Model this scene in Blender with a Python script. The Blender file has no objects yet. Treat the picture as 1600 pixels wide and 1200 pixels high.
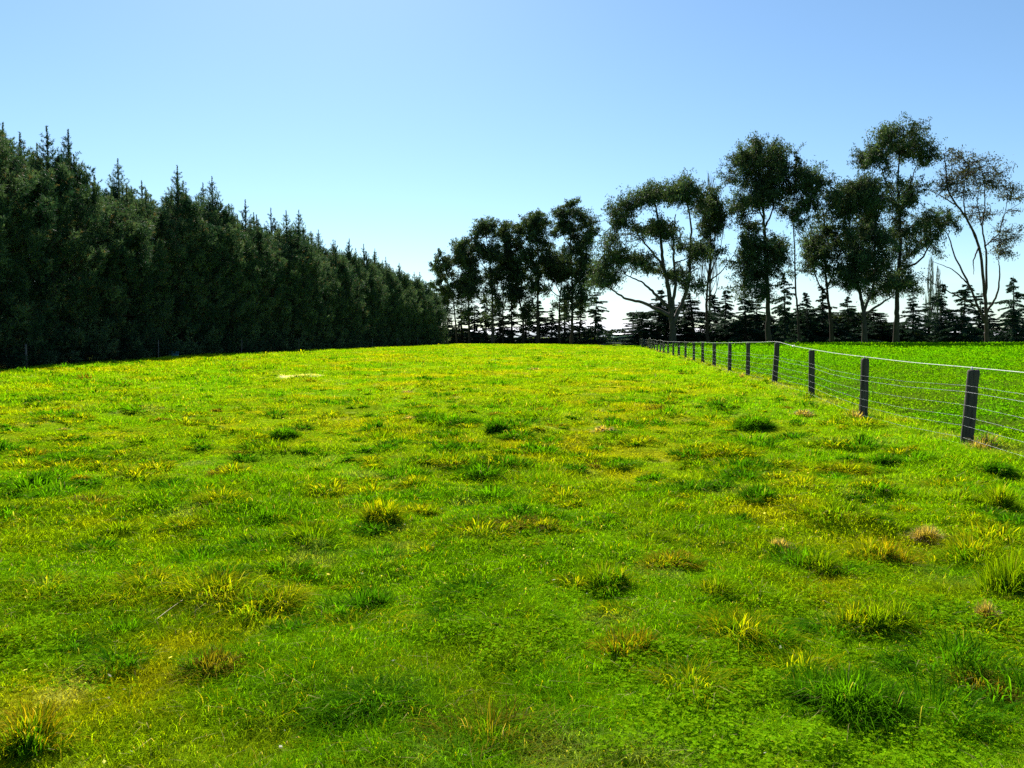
import bpy, math, random
import numpy as np
from mathutils import Vector

S = bpy.context.scene
COL = S.collection
rad = math.radians

# ------------------------------------------------------------------ camera
EYE = 1.65
F = 1230.0                      # focal length in pixels of the 1600 px wide photograph
HOR = 527.0                     # horizon line
PITCH = math.atan((600 - HOR) / F)
cam_d = bpy.data.cameras.new("camera")
cam = bpy.data.objects.new("camera", cam_d)
COL.objects.link(cam)
cam_d.sensor_width = 36.0
cam_d.lens = 36.0 * F / 1600.0
cam_d.clip_start = 0.05
cam_d.clip_end = 90000.0
cam.location = (0, 0, EYE)
cam.rotation_euler = (math.pi / 2 - PITCH, 0, 0)
S.camera = cam

# ------------------------------------------------------------------ sky, sun, exposure
SUN_AZ = -13.0                  # degrees to the right of straight ahead (+Y)
SUN_EL = 41.0
w = bpy.data.worlds.new("World")
S.world = w
w.use_nodes = True
nt = w.node_tree
nt.nodes.clear()
sky = nt.nodes.new("ShaderNodeTexSky")
sky.sky_type = 'NISHITA'
sky.sun_disc = False
sky.sun_elevation = rad(SUN_EL)
sky.sun_rotation = rad(SUN_AZ)
sky.altitude = 0
sky.air_density = 1.0
sky.dust_density = 0.25
sky.ozone_density = 2.0
hs = nt.nodes.new("ShaderNodeHueSaturation")
hs.inputs['Saturation'].default_value = 1.0
bg = nt.nodes.new("ShaderNodeBackground")
bg.inputs['Strength'].default_value = 0.055
wo = nt.nodes.new("ShaderNodeOutputWorld")
nt.links.new(sky.outputs[0], hs.inputs['Color'])
tint = nt.nodes.new("ShaderNodeMix"); tint.data_type = 'RGBA'; tint.blend_type = 'MULTIPLY'
tint.inputs['Factor'].default_value = 1.0
tint.inputs['B'].default_value = (0.81, 0.99, 1.08, 1)      # the cooler white balance of the photograph
nt.links.new(hs.outputs[0], tint.inputs['A'])
# faint white cloud banks low over the horizon
gtc = nt.nodes.new("ShaderNodeTexCoord")
sep = nt.nodes.new("ShaderNodeSeparateXYZ"); nt.links.new(gtc.outputs['Generated'], sep.inputs[0])
cm = nt.nodes.new("ShaderNodeMapping"); cm.inputs['Scale'].default_value = (5, 5, 22)
cn = nt.nodes.new("ShaderNodeTexNoise"); cn.inputs['Scale'].default_value = 1.6; cn.inputs['Detail'].default_value = 6
nt.links.new(gtc.outputs['Generated'], cm.inputs[0]); nt.links.new(cm.outputs[0], cn.inputs['Vector'])
cr = nt.nodes.new("ShaderNodeMapRange"); cr.inputs['From Min'].default_value = 0.42; cr.inputs['From Max'].default_value = 0.66
nt.links.new(cn.outputs[0], cr.inputs['Value'])
ce = nt.nodes.new("ShaderNodeMapRange"); ce.interpolation_type = 'SMOOTHSTEP'
ce.inputs['From Min'].default_value = 0.11; ce.inputs['From Max'].default_value = 0.015
nt.links.new(sep.outputs['Z'], ce.inputs['Value'])
cmul = nt.nodes.new("ShaderNodeMath"); cmul.operation = 'MULTIPLY'
nt.links.new(cr.outputs[0], cmul.inputs[0]); nt.links.new(ce.outputs[0], cmul.inputs[1])
cmix = nt.nodes.new("ShaderNodeMix"); cmix.data_type = 'RGBA'
cmix.inputs['B'].default_value = (6.6, 7.2, 8.0, 1)
nt.links.new(cmul.outputs[0], cmix.inputs['Factor'])
nt.links.new(tint.outputs['Result'], cmix.inputs['A'])
nt.links.new(cmix.outputs['Result'], bg.inputs['Color'])
nt.links.new(bg.outputs[0], wo.inputs['Surface'])

sd = bpy.data.lights.new("sun", 'SUN')
sd.energy = 5.0
sd.angle = rad(0.53)
sd.color = (1.0, 0.94, 0.84)
so = bpy.data.objects.new("sun", sd)
COL.objects.link(so)
az, el = rad(SUN_AZ), rad(SUN_EL)
to_sun = Vector((math.sin(az) * math.cos(el), math.cos(az) * math.cos(el), math.sin(el)))
so.rotation_euler = to_sun.to_track_quat('Z', 'Y').to_euler()
so.location = to_sun * 200

S.view_settings.view_transform = 'Standard'
S.view_settings.look = 'None'
S.view_settings.exposure = 1.3
S.view_settings.gamma = 1.0
S.render.film_transparent = False
S.render.engine = 'CYCLES'
S.cycles.max_bounces = 6
S.cycles.diffuse_bounces = 4
S.cycles.glossy_bounces = 2
S.cycles.transmission_bounces = 3
S.cycles.transparent_max_bounces = 4
S.cycles.use_denoising = False

# ------------------------------------------------------------------ helpers
def smooth(a, b, x):
    t = np.clip((np.asarray(x, float) - a) / (b - a), 0, 1)
    return t * t * (3 - 2 * t)

def _hash(ix, iy, seed):
    h = (ix.astype(np.int64) * 374761393 + iy.astype(np.int64) * 668265263 + seed * 974711) & 0xFFFFFFFF
    h = ((h ^ (h >> 13)) * 1274126177) & 0xFFFFFFFF
    h = h ^ (h >> 16)
    return (h & 0xFFFFFF) / float(0xFFFFFF)

def vnoise(x, y, seed=0):
    x = np.asarray(x, float); y = np.asarray(y, float)
    ix = np.floor(x); iy = np.floor(y)
    fx = x - ix; fy = y - iy
    fx = fx * fx * (3 - 2 * fx); fy = fy * fy * (3 - 2 * fy)
    a = _hash(ix, iy, seed); b = _hash(ix + 1, iy, seed)
    c = _hash(ix, iy + 1, seed); d = _hash(ix + 1, iy + 1, seed)
    return (a * (1 - fx) + b * fx) * (1 - fy) + (c * (1 - fx) + d * fx) * fy

def fbm(x, y, seed=0, octv=3):
    s = 0; amp = 1; tot = 0
    for k in range(octv):
        s = s + amp * vnoise(x * 2 ** k + 17.3 * k, y * 2 ** k - 9.1 * k, seed + k)
        tot += amp; amp *= 0.55
    return s / tot

FA, FB = 5.54, 0.1195           # the fence line: x = FA + FB * y

def side(x, y):                 # metres right of the fence line
    return x - (FA + FB * y)

def ground_z(x, y):
    x = np.asarray(x, float); y = np.asarray(y, float)
    s = side(x, y)
    rise = smooth(16, 62, y)
    wl = smooth(-2, -17, s)
    z = rise * (0.13 + 0.33 * wl)
    z = z + 0.16 * smooth(75, 105, y) * (1 - wl) * smooth(0.5, -1.5, s) * smooth(160, 110, y)
    z = z + smooth(1.0, 10.0, s) * 0.46 * smooth(50, 112, y) * (1 - 0.6 * smooth(118, 150, y))
    z = z - 0.55 * smooth(-32.6, -36.5, s) * smooth(8, 30, y)
    z = z - 0.28 * wl * smooth(142, 175, y)
    near = np.exp(-np.hypot(x, y) / 90.0)
    z = z + near * (0.22 * (fbm(x / 6.0, y / 6.0, 3, 2) - 0.5) * smooth(3, 8, np.hypot(x, y))
                    + 0.24 * (fbm(x / 1.5, y / 1.5, 8, 2) - 0.5) * smooth(2, 7, np.hypot(x, y))
                    + 0.12 * (fbm(x / 0.45, y / 0.45, 15, 2) - 0.5))
    return z

CP, SP = math.cos(PITCH), math.sin(PITCH)
def at(px, py, Y):
    """world point seen at pixel (px, py) of the 1600x1200 photograph at depth Y"""
    u = (px - 800) / F; v = (600 - py) / F
    t = Y / (CP + v * SP)
    return np.array([u * t, Y, EYE + t * (v * CP - SP)])

def on_ground(px, py):
    """where the view ray through a pixel meets the ground"""
    u = (px - 800) / F; v = (600 - py) / F
    dy = CP + v * SP; dz = v * CP - SP
    lo, hi = 1.0, 400.0
    for Y in np.geomspace(1.5, 400, 1600):
        t = Y / dy
        if EYE + t * dz <= float(ground_z(u * t, Y)):
            break
    return np.array([u * t, Y, float(ground_z(u * t, Y))])

def mesh(name, parts, mat, parent=None, smooth_sh=False, loc=(0, 0, 0)):
    me = mesh_data(name, parts, mat, smooth_sh)
    return link(name, me, parent, loc)

def mesh_data(name, parts, mat, smooth_sh=False):
    Vs, Ls, St, Cs = [], [], [], []
    off = 0; loops = 0
    for V, Fc, C in parts:
        V = np.asarray(V, np.float32).reshape(-1, 3)
        Vs.append(V)
        C = np.asarray(C, np.float32)
        if C.ndim == 1:
            C = np.broadcast_to(C, (len(V), 3))
        Cs.append(C)
        Fs = Fc if isinstance(Fc, (list, tuple)) else [Fc]
        for fc in Fs:
            fc = np.asarray(fc, np.int64)
            if fc.size == 0:
                continue
            m, k = fc.shape
            Ls.append((fc + off).ravel())
            St.append(loops + np.arange(m) * k)
            loops += m * k
        off += len(V)
    V = np.concatenate(Vs); L = np.concatenate(Ls).astype(np.int32); St = np.concatenate(St).astype(np.int32)
    Cc = np.concatenate(Cs)
    me = bpy.data.meshes.new(name)
    me.vertices.add(len(V)); me.vertices.foreach_set('co', V.ravel())
    me.loops.add(len(L)); me.loops.foreach_set('vertex_index', L)
    me.polygons.add(len(St)); me.polygons.foreach_set('loop_start', St)
    ca = me.color_attributes.new('Col', 'FLOAT_COLOR', 'POINT')
    rgba = np.ones((len(V), 4), np.float32); rgba[:, :3] = Cc
    ca.data.foreach_set('color', rgba.ravel())
    me.update(calc_edges=True)
    me.validate()
    if smooth_sh:
        me.polygons.foreach_set('use_smooth', np.ones(len(St), bool))
    me.materials.append(mat)
    return me

def link(name, data, parent=None, loc=(0, 0, 0)):
    o = bpy.data.objects.new(name, data)
    COL.objects.link(o)
    o.location = [float(c) for c in loc]
    if parent is not None:
        o.parent = parent
    return o

def tag(o, label=None, cat=None, group=None, kind=None):
    if label: o['label'] = label
    if cat: o['category'] = cat
    if group: o['group'] = group
    if kind: o['kind'] = kind
    return o

def empty(name, loc):
    o = bpy.data.objects.new(name, None)
    COL.objects.link(o)
    o.empty_display_size = 0.3
    o.location = [float(c) for c in loc]
    return o

def tube(P, R, n=7, col=(0.2, 0.2, 0.2), cap=True, wob=0.0, rng=None):
    P = np.asarray(P, float); R = np.broadcast_to(np.asarray(R, float), (len(P),))
    T = np.gradient(P, axis=0)
    T /= np.linalg.norm(T, axis=1)[:, None] + 1e-9
    ref = np.where(np.abs(T[:, 2:3]) < 0.9, np.array([[0, 0, 1.0]]), np.array([[1.0, 0, 0]]))
    if np.abs(T[:, 2]).min() < 0.9 <= np.abs(T[:, 2]).max():
        ref = np.broadcast_to(np.array([[0.31, 0.9, 0.05]]), T.shape)
    A = np.cross(T, ref); A /= np.linalg.norm(A, axis=1)[:, None] + 1e-9
    B = np.cross(T, A)
    th = np.linspace(0, 2 * math.pi, n, endpoint=False)
    rr = R[:, None] * np.ones((1, n))
    if wob and rng is not None:
        rr = rr * (1 + wob * (rng.random((1, n)) - 0.5) + wob * 0.5 * (rng.random((len(P), n)) - 0.5))
    V = P[:, None, :] + rr[:, :, None] * (np.cos(th)[None, :, None] * A[:, None, :] + np.sin(th)[None, :, None] * B[:, None, :])
    m = len(P)
    i = np.arange(m - 1)[:, None] * n; j = np.arange(n)[None, :]
    a = (i + j).ravel(); b = (i + (j + 1) % n).ravel()
    Q = np.stack([a, b, b + n, a + n], 1)
    V = V.reshape(-1, 3)
    if not cap:
        return V, Q, col
    V = np.concatenate([V, P[:1], P[-1:]])
    k = len(V)
    t0 = np.stack([np.roll(np.arange(n), -1), np.arange(n), np.full(n, k - 2)], 1)
    e = (m - 1) * n
    t1 = np.stack([e + np.arange(n), e + np.roll(np.arange(n), -1), np.full(n, k - 1)], 1)
    return V, [Q, np.concatenate([t0, t1])], col

def spline(P, n):
    P = np.asarray(P, float)
    if len(P) < 3:
        t = np.linspace(0, 1, n)[:, None]
        return P[0] * (1 - t) + P[-1] * t
    Q = np.concatenate([[2 * P[0] - P[1]], P, [2 * P[-1] - P[-2]]])
    out = []
    seg = len(P) - 1
    for u in np.linspace(0, seg - 1e-6, n):
        k = int(u); t = u - k
        a, b, c, d = Q[k:k + 4]
        out.append(0.5 * (2 * b + (c - a) * t + (2 * a - 5 * b + 4 * c - d) * t * t + (3 * b - a - 3 * c + d) * t ** 3))
    return np.array(out)

def unit(v):
    return v / (np.linalg.norm(v, axis=-1, keepdims=True) + 1e-9)

def diamonds(C, A, W, L, wd, col):
    """leaf quads: centre C, long axis A, across axis W"""
    A = unit(A); W = unit(W - A * np.sum(W * A, 1, keepdims=True))
    L = np.broadcast_to(L, (len(C),))[:, None]; wd = np.broadcast_to(wd, (len(C),))[:, None]
    V = np.stack([C - A * L / 2, C + W * wd / 2 - A * L * 0.08, C + A * L / 2, C - W * wd / 2 - A * L * 0.08], 1)
    n = len(C)
    Q = np.arange(n * 4).reshape(n, 4)
    return V.reshape(-1, 3), Q, np.repeat(col, 4, 0)

# ------------------------------------------------------------------ materials
def new_mat(name):
    m = bpy.data.materials.new(name)
    m.use_nodes = True
    n = m.node_tree
    for x in list(n.nodes):
        if x.type != 'OUTPUT_MATERIAL':
            n.nodes.remove(x)
    out = [x for x in n.nodes if x.type == 'OUTPUT_MATERIAL'][0]
    return m, n, out

def leaf_material(name, trans=0.45, rough=0.5, spec=0.3, tint=(1.25, 1.1, 0.55)):
    m, n, out = new_mat(name)
    at_ = n.nodes.new('ShaderNodeAttribute'); at_.attribute_name = 'Col'
    p = n.nodes.new('ShaderNodeBsdfPrincipled')
    p.inputs['Roughness'].default_value = rough
    p.inputs['Specular IOR Level'].default_value = spec
    tr = n.nodes.new('ShaderNodeBsdfTranslucent')
    mu = n.nodes.new('ShaderNodeMix'); mu.data_type = 'RGBA'; mu.blend_type = 'MULTIPLY'
    mu.inputs['Factor'].default_value = 1.0
    mu.inputs['B'].default_value = (*tint, 1)
    n.links.new(at_.outputs['Color'], p.inputs['Base Color'])
    n.links.new(at_.outputs['Color'], mu.inputs['A'])
    n.links.new(mu.outputs['Result'], tr.inputs['Color'])
    mx = n.nodes.new('ShaderNodeMixShader'); mx.inputs[0].default_value = trans
    n.links.new(p.outputs[0], mx.inputs[1]); n.links.new(tr.outputs[0], mx.inputs[2])
    n.links.new(mx.outputs[0], out.inputs['Surface'])
    return m

def solid_material(name, rough=0.8, spec=0.2, metallic=0.0, scale=(6, 6, 6), amt=0.5, bump=0.0, attr=True, color=None, detail=4):
    """vertex colour varied by a procedural noise"""
    m, n, out = new_mat(name)
    p = n.nodes.new('ShaderNodeBsdfPrincipled')
    p.inputs['Roughness'].default_value = rough
    p.inputs['Specular IOR Level'].default_value = spec
    p.inputs['Metallic'].default_value = metallic
    tc = n.nodes.new('ShaderNodeTexCoord')
    mp = n.nodes.new('ShaderNodeMapping'); mp.inputs['Scale'].default_value = scale
    no = n.nodes.new('ShaderNodeTexNoise'); no.inputs['Scale'].default_value = 1.0
    no.inputs['Detail'].default_value = detail; no.inputs['Roughness'].default_value = 0.65
    n.links.new(tc.outputs['Object'], mp.inputs['Vector']); n.links.new(mp.outputs[0], no.inputs['Vector'])
    mr = n.nodes.new('ShaderNodeMapRange')
    mr.inputs['From Min'].default_value = 0.3; mr.inputs['From Max'].default_value = 0.7
    mr.inputs['To Min'].default_value = 1 - amt; mr.inputs['To Max'].default_value = 1 + amt
    n.links.new(no.outputs[0], mr.inputs['Value'])
    vm = n.nodes.new('ShaderNodeVectorMath'); vm.operation = 'SCALE'
    if color is None:
        at_ = n.nodes.new('ShaderNodeAttribute'); at_.attribute_name = 'Col'
        n.links.new(at_.outputs['Color'], vm.inputs[0])
    else:
        vm.inputs[0].default_value = color
    n.links.new(mr.outputs[0], vm.inputs['Scale'])
    n.links.new(vm.outputs[0], p.inputs['Base Color'])
    if bump:
        b = n.nodes.new('ShaderNodeBump'); b.inputs['Strength'].default_value = bump
        b.inputs['Distance'].default_value = 0.02
        n.links.new(no.outputs[0], b.inputs['Height']); n.links.new(b.outputs[0], p.inputs['Normal'])
    n.links.new(p.outputs[0], out.inputs['Surface'])
    return m

M_GROUND = solid_material('soil_and_turf', 1.0, 0.0, 0, (14, 14, 14), 0.55, 0.6, detail=6)
M_GRASS = leaf_material('grass_blade', 0.60, 0.7, 0.0, (1.35, 1.3, 0.2))
M_CLOVER = leaf_material('clover_leaf', 0.58, 0.7, 0.0, (1.3, 1.3, 0.2))
M_PINE = leaf_material('pine_needles', 0.38, 0.6, 0.06, (1.15, 1.15, 0.6))
M_EUC = leaf_material('eucalyptus_leaf', 0.45, 0.6, 0.10, (1.2, 1.1, 0.5))
M_CEDAR = leaf_material('conifer_needles', 0.30, 0.6, 0.04, (1.2, 1.1, 0.5))
M_BARK = solid_material('bark', 0.9, 0.15, 0, (3, 3, 0.7), 0.45, 0.5)
M_POST = solid_material('weathered_post', 0.9, 0.15, 0, (26, 26, 2.0), 0.55, 0.6)
M_WIRE = solid_material('galvanised_wire', 0.35, 0.5, 0.85, (4, 4, 4), 0.2, color=(0.24, 0.25, 0.26))
M_ROPE = solid_material('white_electric_rope', 0.6, 0.3, 0.0, (40, 40, 40), 0.15, color=(0.52, 0.53, 0.54))
M_PAINT = solid_material('dull_paint', 0.6, 0.3, 0.0, (2, 2, 2), 0.15)
M_HILL = solid_material('far_hills', 0.95, 0.05, 0, (0.002, 0.002, 0.004), 0.35)

# ------------------------------------------------------------------ colours of the pasture (linear base colours)
C_FRESH = np.array([0.134, 0.278, 0.003])
C_LIME = np.array([0.188, 0.292, 0.003])
C_OLIVE = np.array([0.155, 0.200, 0.005])
C_YELLOW = np.array([0.330, 0.300, 0.004])
C_ORANGE = np.array([0.480, 0.290, 0.016])
C_STRAW = np.array([0.420, 0.330, 0.150])
C_DARK = np.array([0.026, 0.095, 0.006])
C_CROP = np.array([0.090, 0.265, 0.003])
C_SOIL_SHADE = np.array([0.040, 0.062, 0.006])  # soil tone kept dark to paint shade between the blades

PALE = (-8.3, 31.0)             # a whitish patch mixed into the pasture colour

def mix(a, b, t):
    t = np.asarray(t)[..., None]
    return a * (1 - t) + b * t

def pasture_colour(x, y, jit=None):
    x = np.asarray(x, float); y = np.asarray(y, float)
    s = side(x, y)
    n1 = fbm(x / 2.6, y / 2.6, 31, 3); n2 = fbm(x / 0.9, y / 0.9, 41, 3); n3 = fbm(x / 7.0, y / 7.0, 51, 2)
    d = np.hypot(x, y)
    c = mix(np.broadcast_to(C_FRESH, x.shape + (3,)), C_LIME, smooth(0.30, 0.62, n1 + 0.35 * (n3 - 0.5) + 0.05 * smooth(5, 18, d)))
    c = mix(c, C_OLIVE, 0.5 * smooth(0.55, 0.70, n2))
    yel = smooth(0.53, 0.68, 0.62 * n1 + 0.38 * fbm(x / 0.7, y / 0.7, 61, 2) + 0.02 * smooth(8, 25, d) - 0.02)
    c = mix(c, C_YELLOW, 0.62 * yel)
    c = mix(c, C_STRAW, 0.2 * smooth(0.72, 0.80, fbm(x / 0.5, y / 0.5, 71, 2)))
    # greener strip by the fence, then the crop beyond it
    c = mix(c, C_FRESH * 1.15, 0.55 * smooth(-5.0, -1.0, s))
    c = mix(c, C_STRAW * 0.75, 0.45 * np.exp(-((s - 0.15) / 0.35) ** 2) * smooth(0.45, 0.6, fbm(x / 0.8, y / 0.8, 77, 2)))
    pale = smooth(1.0, 0.55, np.hypot((x - PALE[0]) / 0.95, (y - PALE[1]) / 2.0) + 0.5 * (fbm(x / 0.5, y / 0.7, 79, 2) - 0.5))
    c = mix(c, np.array([0.66, 0.60, 0.44]), 0.9 * pale)
    crop = mix(np.broadcast_to(C_CROP, x.shape + (3,)), C_LIME * 0.8, 0.5 * smooth(0.45, 0.7, fbm(x / 1.6, y / 1.6, 81, 2)))
    c = mix(c, crop, smooth(0.4, 1.3, s))
    return c

# ------------------------------------------------------------------ ground sheet
def build_ground():
    th = np.concatenate([np.arange(-48, 48, 0.22), np.arange(48, 312, 3.0)]) * math.pi / 180
    r = np.concatenate([np.geomspace(0.4, 150, 700)[:-1], np.geomspace(150, 9000, 90)])
    T, R = np.meshgrid(th, r)
    X = R * np.sin(T); Y = R * np.cos(T)
    Z = ground_z(X, Y)
    far = smooth(600, 3000, R)
    Z = Z * (1 - far) + 0.12 * far
    V = np.stack([X, Y, Z], -1).reshape(-1, 3)
    n = len(th)
    i = np.arange(len(r) - 1)[:, None] * n; j = np.arange(n)[None, :]
    a = (i + j).ravel(); b = (i + (j + 1) % n).ravel()
    Q = np.stack([a, a + n, b + n, b], 1)
    V = np.concatenate([V, [[0, 0, float(ground_z(0, 0))]]])
    k = len(V) - 1
    tri = np.stack([np.arange(n), np.roll(np.arange(n), -1), np.full(n, k)], 1)
    C = pasture_colour(V[:, 0], V[:, 1])
    d = np.hypot(V[:, 0], V[:, 1])
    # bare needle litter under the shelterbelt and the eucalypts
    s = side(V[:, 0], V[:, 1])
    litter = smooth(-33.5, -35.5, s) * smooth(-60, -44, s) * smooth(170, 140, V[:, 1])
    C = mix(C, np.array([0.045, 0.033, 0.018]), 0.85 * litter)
    C = mix(C, C_SOIL_SHADE, 0.5 * smooth(40, 8, d) * smooth(0.7, -0.2, s) + 0.85 * smooth(0.0, 0.8, s) * smooth(110, 30, d))  # near and crop ground darkened, painting the shade in gaps between leaves
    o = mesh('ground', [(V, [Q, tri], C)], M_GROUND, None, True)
    tag(o, kind='structure')
build_ground()

# ------------------------------------------------------------------ grass blades
def blades(P, Hh, Wd, lean, az_, col, segs, rng, tipcol=None):
    """arching blades: base P, height Hh, width Wd, lean = horizontal reach / height, az_ = direction they lean to"""
    n = len(P)
    D = np.stack([np.cos(az_), np.sin(az_), np.zeros(n)], 1)
    wa = az_ + math.pi / 2 + (rng.random(n) - 0.5) * 1.6
    W = np.stack([np.cos(wa), np.sin(wa), np.zeros(n)], 1)
    rows = []
    cr = []
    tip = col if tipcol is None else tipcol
    for k in range(segs):
        t = k / segs
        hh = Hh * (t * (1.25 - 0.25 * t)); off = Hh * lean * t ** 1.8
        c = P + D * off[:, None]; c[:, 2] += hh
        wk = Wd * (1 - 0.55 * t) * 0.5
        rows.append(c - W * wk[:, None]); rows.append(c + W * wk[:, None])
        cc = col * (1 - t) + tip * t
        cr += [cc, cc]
    c = P + D * (Hh * lean)[:, None]; c[:, 2] += Hh * np.clip(1.0 - 0.22 * lean, 0.35, 1)
    rows.append(c); cr.append(tip)
    V = np.stack(rows, 1); C = np.stack(cr, 1)
    nv = 2 * segs + 1
    base = np.arange(n)[:, None] * nv
    Fs = []
    for k in range(segs - 1):
        Fs.append(base + np.array([[2 * k, 2 * k + 1, 2 * k + 3, 2 * k + 2]]))
    quads = np.concatenate(Fs) if Fs else np.zeros((0, 4), int)
    tris = base + np.array([[2 * segs - 2, 2 * segs - 1, 2 * segs]])
    return V.reshape(-1, 3), [quads, tris], C.reshape(-1, 3)

def scatter(rng, rho0, k, dmin, dmax, half=0.86, extra=1.5):
    """points over the visible wedge, density min(rho0, k/d^2) per square metre"""
    dk = math.sqrt(k / rho0)
    out = []
    bins = np.geomspace(dmin, dmax, 60)
    for a, b in zip(bins[:-1], bins[1:]):
        m = 0.5 * (a + b)
        wdt = 2 * (half * m + extra)
        cnt = int(min(rho0, k / m ** 2) * wdt * (b - a))
        if cnt <= 0: continue
        y = a + (b - a) * rng.random(cnt)
        x = (rng.random(cnt) - 0.5) * wdt
        out.append(np.stack([x, y], 1))
    return np.concatenate(out)

def build_turf():
    rng = np.random.default_rng(5)
    P = scatter(rng, 9500, 2.3e5, 1.6, 150)
    x, y = P[:, 0], P[:, 1]
    s = side(x, y)
    P, x, y, s = [a[(s < 0.9) & (s > -37)] for a in (P, x, y, s)]
    n = len(x); d = np.hypot(x, y)
    z = ground_z(x, y)
    hn = fbm(x / 0.55, y / 0.55, 91, 3)
    hb = fbm(x / 3.0, y / 3.0, 95, 2)
    H = 0.026 + 0.040 * smooth(0.35, 0.75, hn) + 0.018 * smooth(0.4, 0.7, hb)
    lush = smooth(0.57, 0.68, fbm(x / 0.85, y / 0.85, 201, 3))
    H = (H + 0.024 * lush) * (0.55 + 0.9 * rng.random(n)) * (1 + 0.6 * smooth(10, 40, d))
    H = H + 0.07 * np.exp(-((s - 0.1) / 0.5) ** 2) * rng.random(n)
    W = np.maximum(0.0034, d * 0.00085) * (0.7 + 0.7 * rng.random(n))
    c = pasture_colour(x, y)
    c = mix(c, np.array([0.070, 0.220, 0.003]), 0.55 * lush * (side(x, y) < 0))
    c = c * (0.5 + 0.95 * rng.random((n, 1)))
    odd = rng.random(n)
    c = np.where((odd < 0.022)[:, None], C_STRAW * (0.7 + 0.6 * rng.random((n, 1))), c)
    c = np.where(((odd > 0.022) & (odd < 0.07))[:, None], C_YELLOW * (0.6 + 0.6 * rng.random((n, 1))), c)
    lean = 0.4 + 1.7 * rng.random(n) ** 1.2
    az_ = rng.random(n) * 2 * math.pi
    pos = np.stack([x, y, z - 0.006], 1)
    nr = d < 9
    parts = []
    for sel, seg in ((nr, 2), (~nr, 1)):
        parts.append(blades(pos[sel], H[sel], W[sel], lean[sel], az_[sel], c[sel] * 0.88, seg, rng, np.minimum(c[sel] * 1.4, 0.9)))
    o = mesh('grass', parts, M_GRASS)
    tag(o, 'short cropped pasture grass of mixed green and yellow covering the paddock', 'grass', kind='stuff')
build_turf()

def build_clover():
    rng = np.random.default_rng(6)
    P = scatter(rng, 5200, 7.5e4, 1.8, 16)
    x, y = P[:, 0], P[:, 1]
    keep = (side(x, y) < 0) & (smooth(0.44, 0.60, fbm(x / 1.4, y / 1.4, 101, 3)) > rng.random(len(x)))
    x, y = x[keep], y[keep]
    n = len(x); d = np.hypot(x, y)
    z = ground_z(x, y) + 0.006 + 0.075 * rng.random(n) * smooth(0.35, 0.7, fbm(x / 0.28, y / 0.28, 104, 3))
    Cc, A, Wv, Lc, col = [], [], [], [], []
    base = np.stack([x, y, z], 1)
    a0 = rng.random(n) * 6.28
    size = np.maximum(0.0115, d * 0.0013) * (0.7 + 0.6 * rng.random(n))
    c = mix(np.broadcast_to(np.array([0.150, 0.335, 0.004]), (n, 3)), C_LIME * 1.35, 0.7 * rng.random(n)) * (0.5 + 0.9 * rng.random((n, 1)))
    for k in range(3):
        a = a0 + k * 2.094 + (rng.random(n) - 0.5) * 0.4
        tilt = 0.15 + 0.7 * rng.random(n)
        D = np.stack([np.cos(a), np.sin(a), (rng.random(n) - 0.35) * tilt], 1)
        Wd = np.stack([-np.sin(a), np.cos(a), (rng.random(n) - 0.5) * 0.9], 1)
        D = unit(D)
        Cc.append(base + D * (size * 0.55)[:, None]); A.append(D); Wv.append(Wd); Lc.append(size * 1.05); col.append(c)
    V = diamonds(np.concatenate(Cc), np.concatenate(A), np.concatenate(Wv), np.concatenate(Lc), np.concatenate(Lc) * 0.85, np.concatenate(col))
    o = mesh('clover', [V], M_CLOVER)
    tag(o, 'patches of low green clover leaves among the near pasture grass', 'clover', kind='stuff')
build_clover()

def build_crop():
    rng = np.random.default_rng(7)
    P = scatter(rng, 1900, 2.1e5, 7, 128)
    x, y = P[:, 0], P[:, 1]
    s = side(x, y)
    gap = fbm(x / 1.0, y / 1.0, 118, 3) + 0.25 * (rng.random(len(x)) - 0.5) > 0.44
    keep = (s > 0.7) & (gap | (s < 1.4) | (rng.random(len(x)) < 0.3))
    x, y = x[keep], y[keep]
    n = len(x); d = np.hypot(x, y)
    s = side(x, y)
    hn = fbm(x / 0.8, y / 0.8, 111, 3)
    top = (0.03 + 0.33 * smooth(0.3, 0.7, hn)) * smooth(0.4, 2.0, s)
    z = ground_z(x, y) + top * rng.random(n) ** 0.7 + 0.01
    a = rng.random(n) * 6.28
    D = np.stack([np.cos(a), np.sin(a), 0.2 + 0.9 * rng.random(n)], 1)
    Wd = np.stack([-np.sin(a), np.cos(a), (rng.random(n) - 0.5) * 1.2], 1)
    size = np.maximum(0.05, d * 0.0019) * (0.7 + 0.7 * rng.random(n))
    c = pasture_colour(x, y) * (0.65 + 0.7 * rng.random((n, 1)))
    V = diamonds(np.stack([x, y, z], 1), D, Wd, size, size * 0.5, c)
    o = mesh('crop', [V], M_CLOVER)
    tag(o, 'lush even green leafy crop growing in the paddock beyond the wire fence', 'crop', kind='stuff')
build_crop()

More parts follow.
